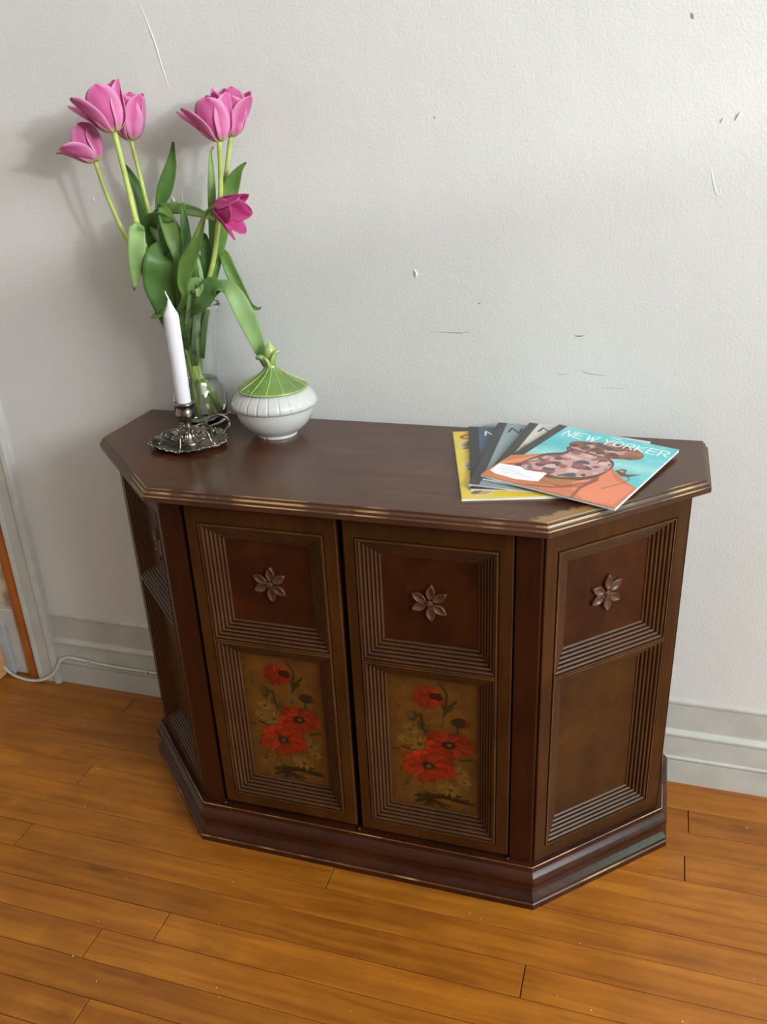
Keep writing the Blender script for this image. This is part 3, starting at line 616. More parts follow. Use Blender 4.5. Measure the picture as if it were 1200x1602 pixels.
# ================================================================ TULIPS
def add_st(o, st):
    a = o.data.attributes.new('st', 'FLOAT_VECTOR', 'POINT'); a.data.foreach_set('vector', np.array(st, np.float32).ravel())
def petal(parent, base, axis, side, az, lean, L, Wd, mat, tipcurl=0.0, cup=0.030, name='petal', sharp=False):
    """one petal: axis = flower axis, az = turn about it, lean = how far it opens (deg)"""
    A = axis.normalized(); X = (side-A*side.dot(A)).normalized(); Y = A.cross(X)
    R = X*math.cos(az)+Y*math.sin(az); T = A.cross(R)
    ns, ntt = 18, 11; V, ST = [], []; pos = Vector((0, 0)); pr = 0.0025
    cen = []
    r_, h_ = 0.0025, 0.0
    for i in range(ns+1):
        s = i/ns
        th = math.radians(72*(1-min(1, s/0.32))**1.3+lean*min(1, s/0.32)+tipcurl*max(0, (s-0.6)/0.4)**2)
        cen.append((r_, h_, th)); r_ += math.sin(th)*L/ns; h_ += math.cos(th)*L/ns
    for i, (r, h, th) in enumerate(cen):
        s = i/ns; w = 1.16*Wd*(0.22+0.78*math.sin(math.pi*min(1, (s*0.88+0.05))**1.12)**0.72)*(1 if s < 0.84 else math.sqrt(max(0.015, 1-((s-0.84)/0.163)**2)))
        if sharp: w = 1.08*Wd*math.sin(math.pi*(0.08+0.85*s)**0.95)**0.8*(1.0 if s < .9 else math.sqrt(max(0.02, 1-((s-.9)/.103)**2)))
        if s < .15: w *= 0.55+3*s
        nrm = R*(-math.cos(th))+A*math.sin(th)      # inner normal
        for j in range(ntt):
            t = -1+2*j/(ntt-1); x = t*w
            cc = (x*x)/(2*cup*1.25)*(0.8 if s > .15 else s/0.15*0.8)
            p = base+R*r+A*h+T*x+nrm*(cc+0.0008*math.sin(9*s+5*t))
            V.append(p); ST.append((s, t, 0))
    F = [[i*ntt+j, i*ntt+j+1, (i+1)*ntt+j+1, (i+1)*ntt+j] for i in range(ns) for j in range(ntt-1)]
    o = mesh(name, V, F, mat, parent, smooth=True, fixn=False); add_st(o, ST)
    md = o.modifiers.new('thickness', 'SOLIDIFY'); md.thickness = 0.0007; md.offset = 0
    return o
def leaf(parent, pts, twist=0.0, fold=0.22, mat='leaf', n=26, tw_end=None, raw=None):
    """ribbon leaf; pts = (u, v, depth, width in px) measured points, raw = leading world points (Vector, width m)"""
    P = []; Wd = []
    for p, w in (raw or []): P.append(Vector(p)); Wd.append(w)
    for u, v, y, w in pts: P.append(at(u, v, y)); Wd.append(w/775.0)
    C = crom(P, n); WW = [p.x for p in crom([Vector((w, 0, 0)) for w in Wd], n)]
    V, ST = [], []; nt_ = 9
    for i, c in enumerate(C):
        T = (C[min(i+1, n)]-C[max(i-1, 0)]).normalized(); view = (CAM-c).normalized()
        sd = T.cross(view)
        sd = sd.normalized() if sd.length > 1e-5 else Vector((1, 0, 0))
        k = i/n; a = math.radians(twist+((tw_end-twist)*k if tw_end is not None else 0))
        sd = (Matrix.Rotation(a, 3, T) @ sd).normalized(); nr = sd.cross(T)
        w = max(WW[i], 0.0006)/2/max(0.5, math.cos(a))
        for j in range(nt_):
            t = -1+2*j/(nt_-1)
            V.append(c+sd*(t*w)+nr*(fold*w*(abs(t)**1.5-0.5)*1.0+0.0006*math.sin(14*k+3*t))); ST.append((k, t, 0))
    F = [[i*nt_+j, i*nt_+j+1, (i+1)*nt_+j+1, (i+1)*nt_+j] for i in range(n) for j in range(nt_-1)]
    o = mesh('leaf', V, F, M[mat], parent, smooth=True, fixn=False); add_st(o, ST)
    md = o.modifiers.new('thickness', 'SOLIDIFY'); md.thickness = 0.0009; md.offset = 0
    return o
def vz(dx, dy, dz): return Vector((VX+dx, VY+dy, H+dz))
def stem(parent, bottom, tops, r=0.0042, mat='stem'):
    P = [vz(*b_) for b_ in bottom]+[at(*t_) for t_ in tops]
    v, f = tube(P, lambda t: r*(1.08-0.2*t), 12, samples=56); mesh('stem', v, f, M[mat], parent, smooth=True)
    return P[-1], (P[-1]-P[-2]).normalized()
def flower(parent, base, axis, specs, mat='petal', side=Vector((1, 0, 0))):
    for az, lean, L, Wd, curl, cup in specs:
        petal(parent, base, axis, side, math.radians(az), lean, L, Wd, M[mat], curl+5, cup, sharp=(mat == 'petald'))
    # pistil and stamens inside the cup
    A = axis.normalized(); v, f = tube([base, base+A*0.012, base+A*0.022], lambda t: 0.003 if t < .8 else 0.0042, 8); mesh('pistil', v, f, M['stemd'], parent, smooth=True)
G = 'pink tulips in the glass vase'
def tulip(label): return thing('tulip', label, 'tulip', G, tuple(vz(0, 0, 0.01)))
def fix(o):
    # children were built in world space; keep them there under the empty at the vase
    for c in o.children: c.matrix_parent_inverse = Matrix.Translation(o.location).inverted()
# az: 270 = towards the camera (-y), 0 = right, 180 = left (side = +x, axis up -> Y = +y)
# A: lowest left flower
t = tulip('pink tulip leaning furthest out of the vase, lowest of the three clustered upright blooms')
b_, ax = stem(t, [(0.026, -0.012, 0.014), (0.004, -0.004, 0.085), (-0.026, -0.004, 0.19)], [(238, 445, -.075), (222, 418, -.080), (200, 378, -.085), (170, 312, -.09), (149, 253, -.095)])
flower(t, b_, Vector((-.35, -.1, 1)), [(262, 52, .064, .0200, 10, .022), (205, 50, .060, .0180, 12, .026), (150, 40, .066, .0190, 6, .026), (95, 12, .064, .0190, 0, .028), (20, 10, .064, .0200, -8, .024), (318, 12, .066, .0215, -8, .022)])
leaf(t, [(245, 440, -.07, 34), (238, 395, -.065, 30), (231, 362, -.07, 26), (236, 345, -.09, 18), (252, 340, -.105, 13), (272, 346, -.11, 3)], twist=15, mat='leafd', raw=[(vz(-.004, .0, .10), .012), (vz(-.02, .0, .20), .03)])
fix(t)
# B: big open flower on the left
t = tulip('wide open pink tulip on a straight pale stem, in front of its cluster of blooms')
b_, ax = stem(t, [(0.034, 0.004, 0.016), (0.006, 0.004, 0.085), (-0.016, 0.0, 0.19)], [(248, 440, -.085), (228, 390, -.10), (213, 345, -.11), (196, 275, -.115), (179, 207, -.12)], r=0.0050)
flower(t, b_, Vector((-.22, -.05, 1)), [(300, 20, .079, .0225, -4, .024), (240, 32, .078, .0200, 4, .024), (185, 42, .082, .0170, 0, .030), (140, 36, .080, .0200, 4, .028), (75, 14, .084, .0230, 2, .030), (15, 16, .080, .0210, -4, .028)])
leaf(t, [(226, 402, -.10, 10), (219, 372, -.108, 14), (215, 358, -.116, 18), (214, 368, -.128, 21), (214, 395, -.132, 22), (212, 425, -.130, 15), (210, 454, -.126, 2)], fold=0.15, mat='leafl')
leaf(t, [(256, 470, -.105, 34), (250, 445, -.112, 42), (251, 420, -.118, 44), (253, 403, -.112, 40), (258, 396, -.09, 30), (264, 402, -.072, 10)], fold=0.18, mat='leafd', raw=[(vz(-.012, -.020, .14), .014), (vz(-.024, -.028, .195), .030)])
fix(t)
# C: behind B
t = tulip('closed cup pink tulip half hidden behind a wide open bloom')
b_, ax = stem(t, [(-0.02, 0.02, 0.016), (-0.004, 0.010, 0.085), (-0.010, 0.014, 0.19)], [(258, 440, -.04), (246, 390, -.045), (233, 332, -.05), (219, 275, -.055), (205, 219, -.06)], r=0.0040)
flower(t, b_, Vector((.06, -.02, 1)), [(285, 8, .076, .0230, -6, .022), (225, 12, .074, .0210, -4, .024), (345, 12, .078, .0200, 2, .024), (50, 10, .078, .0200, 0, .026), (110, 10, .080, .0200, 0, .026), (170, 12, .076, .0200, -4, .026)])
leaf(t, [(246, 430, -.035, 18), (238, 385, -.03, 18), (229, 345, -.028, 17), (218, 302, -.03, 15), (204, 272, -.035, 9), (190, 252, -.04, 2)], twist=-10, mat='leafd', raw=[(vz(-.01, .012, .12), .012)])
leaf(t, [(262, 420, -.03, 12), (254, 360, -.028, 12), (250, 325, -.028, 12), (258, 295, -.03, 20), (267, 262, -.028, 15), (270, 238, -.03, 7), (271, 222, -.03, 3)], twist=0, mat='leafd', fold=.25, raw=[(vz(-.005, .014, .12), .012)])
fix(t)
# D: front right flower
t = tulip('broad pink tulip with pointed petal, foremost of the pair above the upright leaves')
b_, ax = stem(t, [(-0.024, -0.010, 0.016), (-0.002, -0.008, 0.085), (0.010, -0.006, 0.19)], [(322, 450, -.07), (335, 400, -.075), (344, 320, -.085), (345, 270, -.09), (343, 221, -.095)], r=0.0044)
flower(t, b_, Vector((-.08, -.04, 1)), [(285, 18, .073, .0225, -6, .024), (225, 36, .072, .0200, 2, .026), (182, 46, .078, .0170, 2, .030), (125, 22, .080, .0190, 0, .030), (70, 12, .082, .0200, 0, .028), (350, 14, .076, .0200, -4, .028)])
leaf(t, [(334, 440, -.060, 7), (341, 400, -.060, 12), (347, 360, -.062, 18), (355, 312, -.064, 23), (365, 283, -.066, 18), (375, 265, -.068, 8), (385, 254, -.068, 2)], twist=10, mat='leaf', raw=[(vz(.006, -.010, .11), .010), (vz(.018, -.004, .195), .008)])
leaf(t, [(345, 392, -.055, 9), (352, 402, -.06, 14), (364, 430, -.062, 16), (378, 458, -.062, 14), (391, 476, -.06, 8), (402, 483, -.058, 4), (409, 481, -.056, 2)], twist=10, mat='leaf')
fix(t)
# E: behind D
t = tulip('upright pink tulip behind a broader bloom, over the bare grey wall')
b_, ax = stem(t, [(-0.030, 0.014, 0.016), (0.0, 0.010, 0.085), (0.016, 0.012, 0.19)], [(328, 450, -.04), (338, 395, -.045), (348, 310, -.05), (354, 270, -.052), (361, 213, -.055)], r=0.0042)
flower(t, b_, Vector((.10, -.03, 1)), [(300, 18, .070, .0220, -2, .024), (350, 24, .074, .0200, -2, .024), (50, 18, .076, .0200, 0, .026), (110, 12, .080, .0220, 2, .026), (180, 12, .076, .0210, 0, .026), (240, 12, .072, .0210, -2, .026)])
leaf(t, [(326, 445, -.05, 8), (333, 400, -.05, 10), (332, 340, -.052, 10), (331, 290, -.052, 10), (330, 255, -.052, 6), (330, 238, -.052, 3), (334, 230, -.052, 2)], twist=0, mat='leafl', raw=[(vz(.012, .006, .12), .009)])
leaf(t, [(318, 455, -.06, 9), (323, 420, -.06, 12), (322, 390, -.06, 14), (318, 374, -.062, 13), (316, 368, -.066, 10), (314, 372, -.072, 5)], twist=5, mat='leafd', raw=[(vz(.012, .0, .16), .009)])
fix(t)
# F: nodding flower
t = tulip('nodding magenta tulip hanging sideways on a bent green stem')
b_, ax = stem(t, [(0.010, -0.024, 0.016), (-0.002, -0.014, 0.085), (-0.004, -0.022, 0.19)], [(290, 440, -.11), (297, 405, -.12), (308, 365, -.13), (322, 334, -.135), (338, 322, -.14)], r=0.0036, mat='stemd')
flower(t, b_, Vector((.95, -.10, -.28)), [(270, 20, .054, .0175, 2, .022), (330, 30, .066, .0165, -6, .022), (30, 26, .060, .0165, 0, .022), (90, 18, .058, .017, 2, .022), (150, 26, .056, .016, 4, .022), (210, 24, .060, .0165, 0, .022)], mat='petald', side=Vector((0, 0, -1)))
leaf(t, [(289, 466, -.115, 9), (286, 444, -.122, 14), (292, 415, -.126, 21), (305, 385, -.13, 15), (315, 355, -.132, 8), (320, 338, -.134, 3)], twist=-10, mat='leaf', raw=[(vz(-.004, -.028, .13), .008), (vz(-.006, -.036, .195), .009)])
leaf(t, [(284, 440, -.10, 18), (286, 405, -.105, 24), (272, 370, -.105, 24), (260, 340, -.10, 19), (252, 322, -.09, 9), (246, 326, -.075, 3)], twist=0, mat='leaf', raw=[(vz(-.006, -.018, .14), .012)])
leaf(t, [(291, 430, -.10, 12), (293, 392, -.10, 14), (289, 352, -.10, 11), (287, 330, -.10, 6), (287, 317, -.10, 2)], twist=8, mat='leafd', raw=[(vz(-.002, -.014, .15), .010)])
leaf(t, [(266, 420, -.065, 14), (254, 380, -.065, 14), (241, 352, -.068, 14), (250, 334, -.078, 15), (272, 325, -.085, 15), (300, 329, -.09, 13), (322, 337, -.09, 8), (338, 346, -.09, 2)], twist=15, mat='leafl', raw=[(vz(-.008, -.006, .15), .010)])
leaf(t, [(324, 474, -.085, 10), (335, 456, -.09, 12), (350, 446, -.095, 15), (366, 460, -.098, 22), (382, 490, -.095, 25), (398, 525, -.085, 21), (409, 555, -.072, 13), (413, 574, -.06, 2)], twist=-15, mat='leafl', raw=[(vz(.008, -.012, .13), .010), (vz(.024, -.020, .20), .009)])
leaf(t, [(310, 480, -.105, 16), (320, 462, -.108, 25), (331, 448, -.108, 24), (342, 448, -.106, 13), (351, 457, -.104, 2)], twist=-15, mat='leafd', raw=[(vz(.004, -.026, .16), .012), (vz(.012, -.030, .20), .008)])
leaf(t, [(266, 476, -.09, 10), (256, 482, -.095, 13), (247, 492, -.098, 9), (237, 497, -.10, 2)], twist=10, mat='leaf', raw=[(vz(-.02, -.012, .17), .008)])
leaf(t, [(312, 470, -.092, 12), (316, 445, -.096, 6), (312, 415, -.096, 4), (306, 398, -.094, 4), (302, 391, -.092, 2)], twist=20, mat='leafl', raw=[(vz(.010, -.010, .16), .008)])
leaf(t, [(300, 474, -.10, 14), (302, 460, -.105, 22), (306, 447, -.108, 24), (311, 452, -.112, 12), (308, 466, -.114, 3)], twist=10, mat='leafl', raw=[(vz(.0, -.016, .17), .010)])
leaf(t, [(272, 430, -.075, 14), (262, 385, -.08, 16), (256, 360, -.08, 12), (268, 334, -.082, 3)], twist=-10, mat='leaf', raw=[(vz(-.008, -.006, .16), .010)])
leaf(t, [(303, 470, -.07, 26), (306, 440, -.075, 24), (312, 415, -.07, 18), (306, 396, -.066, 6)], twist=10, mat='leafd', raw=[(vz(.004, -.004, .15), .014)])
leaf(t, [(276, 470, -.06, 26), (268, 440, -.06, 26), (266, 410, -.055, 18), (272, 392, -.05, 6)], twist=-15, mat='leafd', raw=[(vz(-.010, .0, .15), .014)])
fix(t)

# ================================================================ CANDLESTICK AND CANDLE
CX, CY = -0.337, -0.170
cs = thing('candlestick', 'pewter chamberstick with scalloped leaf tray and ring handle, holding the candle', 'candlestick', loc=(CX, CY, H))
def leafplate(th):
    r = 0.064*(1+0.05*math.cos(5*th+.4)+0.025*math.cos(22*th)); return r*1.04
Lp = []
for k_, (sc_, z) in enumerate(((0.02, .0030), (0.25, .0028), (0.5, .0030), (0.72, .0042), (0.88, .0066), (0.97, .0092), (1.0, .0100), (1.005, .0092), (0.97, .0072), (0.86, .0040), (0.6, .0008), (0.2, .0005), (0.02, .0005))):
    Lp.append([Vector((CX+math.cos(a)*leafplate(a)*sc_*1.0, CY+math.sin(a)*leafplate(a)*sc_*0.93, H+z+0.0006*math.cos(11*a)*sc_)) for a in (2*math.pi*j/176 for j in range(176))])
v, f = loft(Lp, True, True, True); mesh('tray', v, f, M['pewterd'], cs, smooth=True)
Bd = [sphere((CX+math.cos(a)*leafplate(a), CY+math.sin(a)*leafplate(a)*.93, H+.0098), .0021, 8) for a in (2*math.pi*j/44 for j in range(44))]
mesh('beaded_rim', *joinvf(Bd), M['pewter'], cs, smooth=True)
sp_ = [(0.020, .003), (0.017, .006), (0.010, .010), (0.0068, .020), (0.0062, .028), (0.0085, .032), (0.0080, .036), (0.0066, .040), (0.0085, .043), (0.0138, .047), (0.0170, .053), (0.0172, .058), (0.0152, .064), (0.0140, .068), (0.0150, .0705), (0.0176, .0722), (0.0182, .0752), (0.0168, .0775), (0.0128, .0775), (0.0124, .0700), (0.0004, .0700)]
v, f = lathe(sp_, (CX, CY, H), 40); mesh('socket', v, f, M['pewter'], cs, smooth=True)
def scroll(center, ez, ex, r0, turns, ph, rad):
    P = []
    for k in range(33):
        t = k/32; a = ph+turns*2*math.pi*t; r = r0*(1-0.72*t); P.append(center+ex*(r*math.cos(a))+ez*(r*math.sin(a)))
    return tube(P, lambda t: rad*(1.1-.3*t), 8)
zz = Vector((0, 0, 1))
for k in range(5):
    a = math.radians(-80+72*k); ex = Vector((math.cos(a), math.sin(a), 0)); c = Vector((CX, CY, H+.0215))+ex*0.0225
    A1 = scroll(c, zz, ex, .0150, 1.35, math.pi*.9, .0019); ex2 = (ex*.8+Vector((-ex.y, ex.x, 0))*.6)
    A2 = scroll(c+ex*.012+Vector((0, 0, -.004)), zz*.7+ex2*.3, ex2, .0100, -1.3, math.pi, .0016)
    A3 = tube([Vector((CX, CY, H+.034)), Vector((CX, CY, H+.03))+ex*.012, c+ex*.016+zz*.006, c+ex*.024-zz*.010, c+ex*.030-zz*.0155], .0017, 8, samples=20)
    A4 = sphere(c+ex*.030-zz*.0150, .0034, 8)
    mesh('scroll_foot', *joinvf([A1, A2, A3, A4]), M['pewter'], cs, smooth=True)
hc = at(341, 663, -0.120); e1 = Vector((.90, .40, .12)).normalized(); e2 = Vector((.10, .10, 1)).normalized()
e2 = (e2-e1*e2.dot(e1)).normalized()
R1 = tube([hc+e1*(.0205*math.cos(a))+e2*(.0165*math.sin(a)) for a in (2*math.pi*k/40 for k in range(41))], .0026, 8)
R2 = tube([hc+e1*.012+e2*.0135, hc+e1*.020+e2*.0150, hc+e1*.026+e2*.0160], .0018, 8, samples=8)
R3 = tube([Vector((CX, CY, H+.006))+Vector((.030, .022, 0)), Vector((CX, CY, H+.020))+Vector((.036, .026, 0)), hc-e2*.0165-e1*.008, hc-e2*.0140], .0022, 8, samples=18)
mesh('ring_handle', *joinvf([R1, R2, R3, sphere(hc+e1*.026+e2*.016, .0026, 8)]), M['pewter'], cs, smooth=True)
cs.location = (0, 0, 0) if False else cs.location
fix(cs)
cp = [(0.0004, .0), (.0118, .0), (.0120, .001), (.0122, .152), (.0119, .1555), (.0102, .160), (.0072, .166), (.0042, .173), (.0022, .180), (.0004, .1808)]
tilt = Matrix.Rotation(math.radians(-0.3), 3, 'Y')
v, f = lathe(cp, (0, 0, 0), 36); cb = Vector((CX, CY, H+.0702)); v = [tilt @ Vector(p)+cb for p in v]
can = tag(mesh('candle', v, f, M['wax'], smooth=True), 'unlit white taper candle standing in the pewter chamberstick', 'candle')
tp_ = cb+tilt @ Vector((0, 0, .180))
v, f = tube([tp_, tp_+Vector((-.0015, 0, .005)), tp_+Vector((-.0035, 0, .009)), tp_+Vector((-.0045, 0, .014))], lambda t: .0014-.0004*t, 8, samples=12); mesh('wick', v, f, M['wax'], can, smooth=True)

# ================================================================ LIDDED BOWL
BX, BY = -0.205, -0.090
bowl = thing('lidded_bowl', 'white china bowl with ribbed shoulder and green onion-shaped lid', 'bowl', loc=(BX, BY, H))
NG = 24
def ribs(a, r, z):
    if 0.0545 < z < 0.083:
        k = (a*NG/(2*math.pi)) % 1; g = min(k, 1-k)
        return 1-0.030*max(0, 1-g/0.075)
    if z < 0.004:
        k = (a+math.pi/2+0.18) % (2*math.pi); k = min(k, 2*math.pi-k); return 1-0.07*max(0, 1-k/0.09)
    return 1
bp_ = [(.0004, .003), (.030, .003), (.0335, .0), (.0358, .0), (.0362, .003), (.0352, .0045), (.0400, .0075), (.0500, .0145), (.0585, .0235), (.0650, .0340), (.0685, .0440), (.0697, .0520), (.0700, .0530), (.0732, .0548), (.0752, .0575), (.0758, .0610), (.0745, .0655), (.0712, .0715), (.0660, .0775), (.0600, .0825), (.0560, .0850), (.0540, .0850), (.0540, .0700), (.0004, .0690)]
v, f = lathe(bp_, (BX, BY, H), 336, ribs); mesh('bowl_body', v, f, M['china'], bowl, smooth=True)
lp_ = [(.0004, .0840), (.0540, .0840), (.0600, .0850), (.0613, .0868), (.0606, .0888), (.0575, .0905), (.0500, .0945), (.0400, .1000), (.0300, .1060), (.0215, .1115), (.0155, .1165), (.0118, .1215), (.0100, .1270), (.0098, .1330), (.0090, .1360), (.0004, .1370)]
v, f = lathe(lp_, (BX, BY, H), 72); lid = mesh('lid', v, f, M['chinag'], bowl, smooth=True)
for k in range(13):
    a0 = 2*math.pi*k/13+.1; P = []
    for i, (r, z) in enumerate(lp_[4:15]):
        tt = i/10; a = a0+0.55*tt*tt*(1 if math.cos(a0+1.4) > 0 else -1)*0.8; P.append(Vector((BX+r*math.cos(a), BY+r*math.sin(a), H+z+.0002)))
    v, f = tube(P, lambda t: .0011-.0003*t, 6, samples=24); mesh('rib', v, f, M['chinal'], lid, smooth=True)
rim = [Vector((BX+.0606*math.cos(a), BY+.0606*math.sin(a), H+.0872)) for a in (2*math.pi*k/72 for k in range(73))]
v, f = tube(rim, .0017, 6, caps=False); mesh('lid_rim', v, f, M['chinal'], lid, smooth=True)
# finial: bud with curling leaves
bud = [(.0004, .130), (.0060, .132), (.0086, .137), (.0098, .144), (.0098, .150), (.0084, .1555), (.0058, .1600), (.0030, .1630), (.0018, .1650), (.0003, .1658)]
v, f = lathe(bud, (BX+.001, BY, H), 24); mesh('finial_bud', v, f, M['chinal'], lid, smooth=True)
def curl(P, w):
    C = crom(P, 16); V = []
    for i, c in enumerate(C):
        T = (C[min(i+1, 16)]-C[max(i-1, 0)]).normalized(); sd = T.cross(Vector((0.1, 1, .1))).cross(T).normalized() if abs(T.y) < .9 else Vector((1, 0, 0))
        k = i/16; ww = w*math.sin(math.pi*(0.12+0.86*k))**.7; nr = T.cross(sd)
        V.append([c+sd*(math.cos(a)*ww)+nr*(math.sin(a)*.0032) for a in (2*math.pi*j/10 for j in range(10))])
    return loft(V, True, True, True)
Bz = Vector((BX, BY, H))
for P, w in (([(-.002, -.006, .128), (-.008, -.008, .138), (-.016, -.008, .141), (-.024, -.006, .137)], .0062), ([(.003, -.006, .128), (.008, -.008, .138), (.014, -.006, .149), (.021, -.004, .151)], .0062), ([(.0, -.008, .118), (.002, -.011, .128), (.0, -.013, .136), (-.006, -.014, .141)], .0042), ([(.0, .008, .128), (.004, .012, .139), (.010, .014, .146)], .0055)):
    v, f = curl([Bz+Vector(p) for p in P], w); mesh('finial_leaf', v, f, M['chinal'], lid, smooth=True)
fix(bowl)

# ================================================================ MAGAZINES
def magazine(label, TL, TR, BR, BL, canvas, thick=0.0035, sag=0.0, pages_col=None, belly=0.0):
    root = thing('magazine', label, 'magazine', 'magazines fanned out on the cabinet')
    TL, TR, BR, BL = [Vector(p) for p in (TL, TR, BR, BL)]
    def S_(u, v, dz=0.0):
        p = BL*(1-u)*(1-v)+BR*u*(1-v)+TL*(1-u)*v+TR*u*v
        return p+Vector((0, 0, sag*math.sin(math.pi*u)*(0.4+0.6*v)+belly*math.sin(math.pi*v)+dz))
    c = canvas; V = [S_(u, v) for u, v in zip(c.U, c.V)]; n0 = len(V); F = c.faces()
    nx, ny = c.nx, c.ny
    bor = [(i, 0) for i in range(nx)]+[(nx-1, j) for j in range(1, ny)]+[(i, ny-1) for i in range(nx-2, -1, -1)]+[(0, j) for j in range(ny-2, 0, -1)]
    for i, j in bor: V.append(S_(i/(nx-1), j/(ny-1), -0.00035))
    m = len(bor)
    for k in range(m):
        a, b_ = bor[k], bor[(k+1) % m]; F.append([a[1]*nx+a[0], n0+k, n0+(k+1) % m, b_[1]*nx+b_[0]])
    o = mesh('cover', V, F, M['cover'], root, smooth=True, fixn=False)
    for p in list(o.data.polygons)[-m:]: p.use_smooth = False
    c.apply(o.data)
    g = 14; e = 0.004
    pg = []
    for dz in (-0.0004, -0.0012, -0.0013, -0.0021, -0.0022, -thick+.0003):
        k2 = e*(0.6+0.6*((int(-dz*10000)) % 3)/2)
        lp = []
        q = [(i/g, 0) for i in range(g)]+[(1, i/g) for i in range(g)]+[(1-i/g, 1) for i in range(g)]+[(0, 1-i/g) for i in range(g)]
        for u, v_ in q: lp.append(S_(min(max(u, .002), 1-k2), min(max(v_, k2), 1-k2), dz))
        pg.append(lp)
    v, f = loft(pg, True, False, True); mesh('pages', v, f, M['pages'], root)
    bc = [S_(u, v_, -thick+dz) for dz in (.0003, 0) for u, v_ in q]
    v, f = loft([bc[:len(q)], bc[len(q):]], True, False, True); mesh('back_cover', v, f, M['label'], root)
    return root, S_
def wh(TL, BL, width, dz=0.0):
    TL, BL = Vector(TL), Vector(BL); d = (BL-TL); r = Vector((-d.y, d.x, 0)).normalized()*width
    return TL, TL+r+Vector((0, 0, dz)), BL+r+Vector((0, 0, dz)), BL
# yellow
c = Canvas(90, 120, .2, .27, (226, 196, 52)); c.put(np.clip(c.n, 0, 1), (240, 216, 96), .5)
c.ell(.14, .90, .085, .055, (186, 44, 40), rot=.1); c.ell(.155, .90, .060, .033, (232, 204, 66), rot=.1)
for (x, y) in ((.16, .76), (.17, .44), (.17, .12)):
    c.ell(x, y, .12, .13, (206, 204, 180), alpha=.9); c.ell(x, y, .10, .11, (196, 168, 92))
    for k in range(14): a = k*.45; c.ell(x+.06*math.cos(a), y+.05*math.sin(a*1.3), .035, .025, [(120, 92, 50), (96, 104, 62), (170, 92, 50), (214, 196, 150)][k % 4], rot=a)
magazine('yellow covered magazine at the bottom of the fanned stack', *wh((.1036, -.0384, .7245), (.1803, -.3176, .7245), .178), c, thick=.0042)
# navy
c = Canvas(110, 190, .085, .27, (62, 80, 108)); c.put(np.clip(c.n, 0, 1), (80, 98, 124), .6); c.put(c.V < .55, (44, 54, 70), .6); c.put(c.U < .20, (36, 38, 40))
c.text('NE', .33, .845, .19, .075, .12, .020, (232, 234, 236)); c.stroke([(.31, .955), (.62, .955)], .008, (170, 178, 190))
magazine('navy magazine with white lettering just above the yellow one', *wh((.1277, -.0184, .7285), (.1876, -.288, .7285), .085, -.0045), c, thick=.0038)
# grey
c = Canvas(130, 190, .122, .28, (138, 154, 160)); c.put(np.clip(c.n, 0, 1), (160, 174, 176), .6); c.put(c.U < .125, (52, 52, 52))
c.text('NE', .20, .845, .16, .080, .07, .016, (36, 42, 46)); c.stroke([(.20, .955), (.5, .955)], .006, (100, 110, 114))
magazine('pale grey magazine with dark lettering and dark spine, between navy and cream ones', *wh((.1768, .0016, .7325), (.1829, -.2791, .7325), .122, -.0082), c, thick=.0038)
# cream with green sketch
c = Canvas(110, 150, .2, .27, (214, 212, 202)); c.put(np.clip(c.n, 0, 1), (226, 224, 214), .6)
c.ell(.34, .66, .16, .12, (150, 148, 118), wob=.3); c.ell(.20, .52, .10, .2, (176, 170, 130), wob=.3, rot=.5); c.ell(.40, .74, .12, .05, (110, 110, 88), wob=.3); c.ell(.26, .44, .05, .16, (190, 168, 110), rot=.4)
for k in range(9): c.stroke([(.15+.04*k, .50), (.22+.03*k, .62), (.35, .70+.01*k)], .004, (110, 108, 84))
c.put(c.U < .075, (54, 52, 50)); c.text('NE', .125, .865, .12, .075, .04, .010, (34, 34, 34)); c.stroke([(.12, .965), (.4, .965)], .004, (120, 118, 110))
magazine('cream magazine with a green sketch and black lettering under the turquoise one', (.2318, -.0010, .7362), (.4338, -.0400, .7280), (.392, -.290, .7228), (.2000, -.262, .7358), c, thick=.0034)
# turquoise cover with a figure in an orange wrap
c = Canvas(250, 310, .204, .25, (104, 196, 202)); c.put(np.clip(c.n*1.4, 0, 1), (150, 214, 214), .7); c.put(np.clip(-c.n*1.4, 0, 1), (72, 176, 190), .6)
c.put(np.clip(1-np.abs(c.V-.5-.1*c.U)/.10, 0, 1), (186, 226, 222), .55)
c.put((c.U < .075) & (c.V > .36), (58, 56, 52))
RB = [(0, 0), (0, .228), (.001, .352), (.202, .495), (.349, .592), (.45, .60), (.60, .60), (.708, .533), (.76, .46), (.909, .354), (1, .311), (1, 0)]
c.poly(RB, (206, 116, 76), vary=.12)
c.poly([(.54, .284), (.718, .47), (.831, .344), (.975, .312), (.967, .033), (.762, .013), (.62, .12)], (224, 132, 96), vary=.06)
c.poly([(0, .228), (.202, .495), (.349, .592), (.226, .457), (.145, .314), (.05, .15)], (222, 140, 98))
NB = [(.30, .66), (.462, .645), (.604, .625), (.70, .533), (.69, .40), (.62, .30), (.554, .261), (.469, .216), (.354, .217), (.217, .208), (.148, .267), (.161, .355), (.218, .47), (.331, .572)]
c.poly([(x+(.01 if x > .5 else -.03), y+.015 if y > .4 else y-.05) for x, y in NB], (96, 60, 44), smooth=True)
c.poly(NB, (196, 152, 146), vary=.10, smooth=True)
HD = [(.256, .717), (.273, .788), (.388, .826), (.531, .885), (.697, .87), (.8, .82), (.83, .749), (.784, .684), (.695, .659), (.597, .624), (.529, .628), (.43, .640), (.32, .655)]
c.poly(HD, (140, 82, 56), vary=.12, smooth=True)
rs = np.random.RandomState(11); q1 = np.zeros(len(c.U)); q2 = np.zeros(len(c.U))
